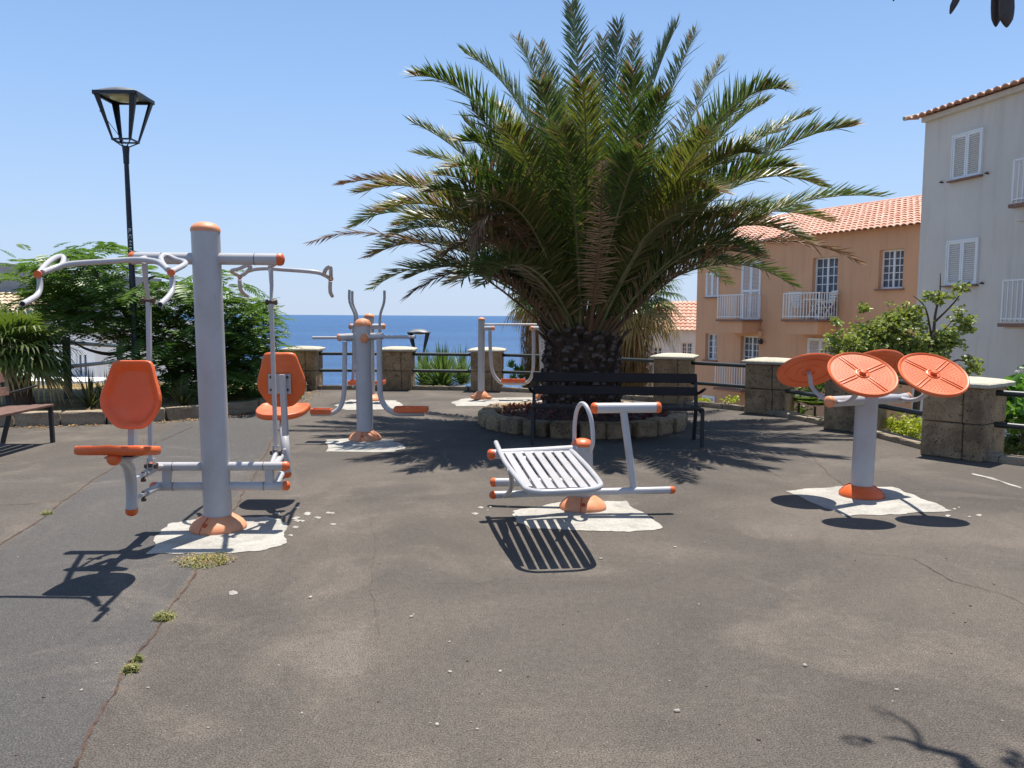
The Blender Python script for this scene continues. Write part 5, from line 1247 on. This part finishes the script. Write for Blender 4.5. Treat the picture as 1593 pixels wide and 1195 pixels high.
# balcony furniture
def folding_chair(fc, u, z, out, label, rot=0):
    R = fc.R @ Matrix.Rotation(rot, 3, 'Z'); o = fc.pt(u, z, out); T = lambda x, y, zz: o + R @ Vector((x, y, zz))
    root = empty('balcony_chair', o, label, 'chair', 'white plastic chairs on the balcony')
    for s in (-1, 1):
        b = MB(); b.tube([T(s * .22, -.22, 0), T(s * .22, .22, .62)], .016, 6); b.tube([T(s * .22, .24, 0), T(s * .22, -.2, .60)], .016, 6); b.tube([T(s * .24, -.22, .62), T(s * .24, .24, .64)], .02, 6); obj('side_frame', b, M['ivory'], root)
    b = MB()
    for k in range(6): b.box(T(0, -.18 + k * .075, .42), (.44, .05, .018), R)
    obj('seat', b, M['ivory'], root); b = MB()
    Rb = R @ Matrix.Rotation(rad(-18), 3, 'X')
    for k in range(6): b.box(T(0, .20 + k * .032, .52 + k * .095), (.46, .016, .065), Rb)
    obj('backrest', b, M['ivory'], root)
uc = lambda px: OF.at(px, 480, .5)[0]
folding_chair(OF, uc(1236), B2[2], .42, 'white slatted chair at the left end of the right balcony', .9)
folding_chair(OF, uc(1279), B2[2], .38, 'white slatted chair in front of the glazed balcony door', -.4)
o = OF.pt(uc(1262), B2[2], .42); tb_ = empty('balcony_table', o, 'white folding table between the chairs on the right balcony', 'table')
b = MB(); b.lathe(o + Z * .70, [(.36, 0), (.36, .03), (.34, .035)], 24); obj('table_top', b, M['ivory'], tb_)
for a in (.5, 2.1, 3.6, 5.2): b = MB(); b.tube([o + Vector((.3 * math.cos(a), .3 * math.sin(a), 0)), o + Vector((-.2 * math.cos(a), -.2 * math.sin(a), .69))], .016, 6); obj('leg', b, M['ivory'], tb_)
b = MB(); b.cbox(OF.pt(uc(1281), B2[2] + .42, .22), (.34, .05, .30), OF.R, .02); b.box(OF.pt(uc(1281), B2[2] + .14, .22), (.05, .05, .28), OF.R); centred(b, 'cushion', M['purple'], 'purple cushion on the right balcony behind the white bars', 'cushion')

# white apartment building ------------------------------------------
wL = P(1433, 330, 21.5); WF = Facade((wL.x, wL.y, 0), Vector((.222, -1, 0)).normalized()); LW = 11.0
wz = WF.at(1440, 186)[1]
WH = empty('white_apartment_building', WF.pt(LW / 2, -6, -4), 'tall pale grey plastered building with shuttered windows at the right edge', 'building')
WF.wall(WH, 0, LW, -7, wz, [], 'white_wall', depth=9)
S1 = WF.rect(1484, 208, 1528, 276); S2 = WF.rect(1475, 375, 1521, 443)
WF.shutter(WH, S1); WF.shutter(WH, S2)
BB1 = WF.rect(1574, 248, 1640, 316, .0); BB2 = WF.rect(1560, 440, 1640, 502, .0)
q1 = WF.at(1574, 300, .8)[0]; q2 = WF.at(1558, 470, .8)[0]
WF.balcony(WH, q1, q1 + 3.4, WF.at(1574, 318, .8)[1], .8, .95, 'white_wall', .3); WF.balcony(WH, q2, q2 + 3.6, WF.at(1558, 503, .8)[1], .8, .95, 'white_wall', .05)
for (px, py) in ((1467, 284), (1538, 270), (1530, 441), (1510, 441)):
    a_, z_ = WF.at(px, py); b = MB(); b.tube([WF.pt(a_, z_, 0), WF.pt(a_, z_, .09)], .02, 8); b.tube([WF.pt(a_ - .05, z_, .07), WF.pt(a_ + .04, z_ + .03, .07)], .014, 6); obj('wall_bracket', b, M['bolt'], WH)
sl = Vector((-WF.n.x, -WF.n.y, .22)).normalized()
tile_roof(WH, WF.pt(-.35, wz + .03, .28), WF.u, sl, LW + .5, 4.0)
b = MB(); b.box(WF.pt(LW / 2, wz - .03, .02), (LW, .22, .12), WF.R); obj('cornice', b, M['white_wall'], WH)
b = MB(); rb = WF.pt(-.42, wz + .10, .33); b.tube([rb, rb + sl * 4.0], .06, 8); obj('verge', b, M['capstone'], WH)

# small white house behind the palm ---------------------------------
F3 = Facade((P(985, 520, 42).x, 42, 0), Vector((1, -.25, 0)).normalized())
r3 = F3.rect(1060, 533, 1077, 560); e3 = F3.at(1083, 514)[1]; L3 = F3.at(1100, 520)[0]
H3 = empty('white_house', F3.pt(L3 / 2, -8, -3), 'distant white house with a clay tile roof, between the palm and the orange house', 'house')
wn = F3.rect(1016, 540, 1030, 560)
F3.wall(H3, 0, L3, -10, e3, [r3, wn], 'white_wall2', depth=7); F3.window(H3, r3, 4, 4, sill=False, dep=.15); F3.window(H3, wn, 2, 3, sill=False, dep=.15)
tile_roof(H3, F3.pt(-.2, e3, .25), F3.u, Vector((-F3.n.x, -F3.n.y, .55)), L3 + .4, 3.2, taper=.55)
bb = F3.rect(1000, 568, 1016, 590, .6); F3.balcony(H3, bb[0], bb[1], bb[2], .6, bb[3] - bb[2], 'white_wall2', .1)

# left house ---------------------------------------------------------
F4 = Facade((P(-150, 560, 22).x, 22.6, 0), Vector((1, -.04, 0)).normalized()); L4 = F4.at(146, 560)[0]
e4 = F4.at(60, 503)[1]
H4 = empty('left_house', F4.pt(L4 / 2, -3, -4), 'white house with a pale tile roof and grey upper storey behind the feathery tree', 'house')
w4 = F4.rect(118, 549, 136, 588); w5 = F4.rect(20, 549, 44, 588)
F4.wall(H4, 0, L4, -4, e4, [w4, w5], 'white_wall2', depth=7, th=.15); F4.window(H4, w4, 2, 2, dep=.10, sill=False); F4.window(H4, w5, 2, 2, dep=.10, sill=False)
b = MB(); a_, z_ = F4.at(127, 589); b.box(F4.pt((w4[0] + w4[1]) / 2, w4[2] - .03, .05), (w4[1] - w4[0] + .2, .2, .06), F4.R); obj('sill', b, M['white'], H4)
tile_roof(H4, F4.pt(-.2, e4, .2), F4.u, Vector((0, 1, .33)), L4 - 1.7, 2.9, 'tile_pale', col=.2, row=.34, amp=.035)
b = MB(); u_ = F4.at(58, 430)[0]; t_z = P(30, 419, 25.6).z
b.prism([F4.pt(0, e4 - .2, -2.9), F4.pt(u_, e4 - .2, -2.9), F4.pt(u_ + .2, t_z - .12, -2.9), F4.pt(0, t_z + .25, -2.9)], -F4.n * 4); obj('upper_storey', b, M['grey_roof'], H4)
b = MB(); b.box(F4.pt(L4 / 2 + 1.8, -.72, 1.1), (L4 - 1.5, 1.4, .9), F4.R); obj('terrace', b, M['white_wall2'], H4)
b = MB(); b.box(F4.pt(L4 / 2, e4 + .02, -3.5), (L4 - .2, 6.8, .06), F4.R); obj('flat_roof', b, M['grey_roof'], H4)
# antenna on the orange roof
q = rb
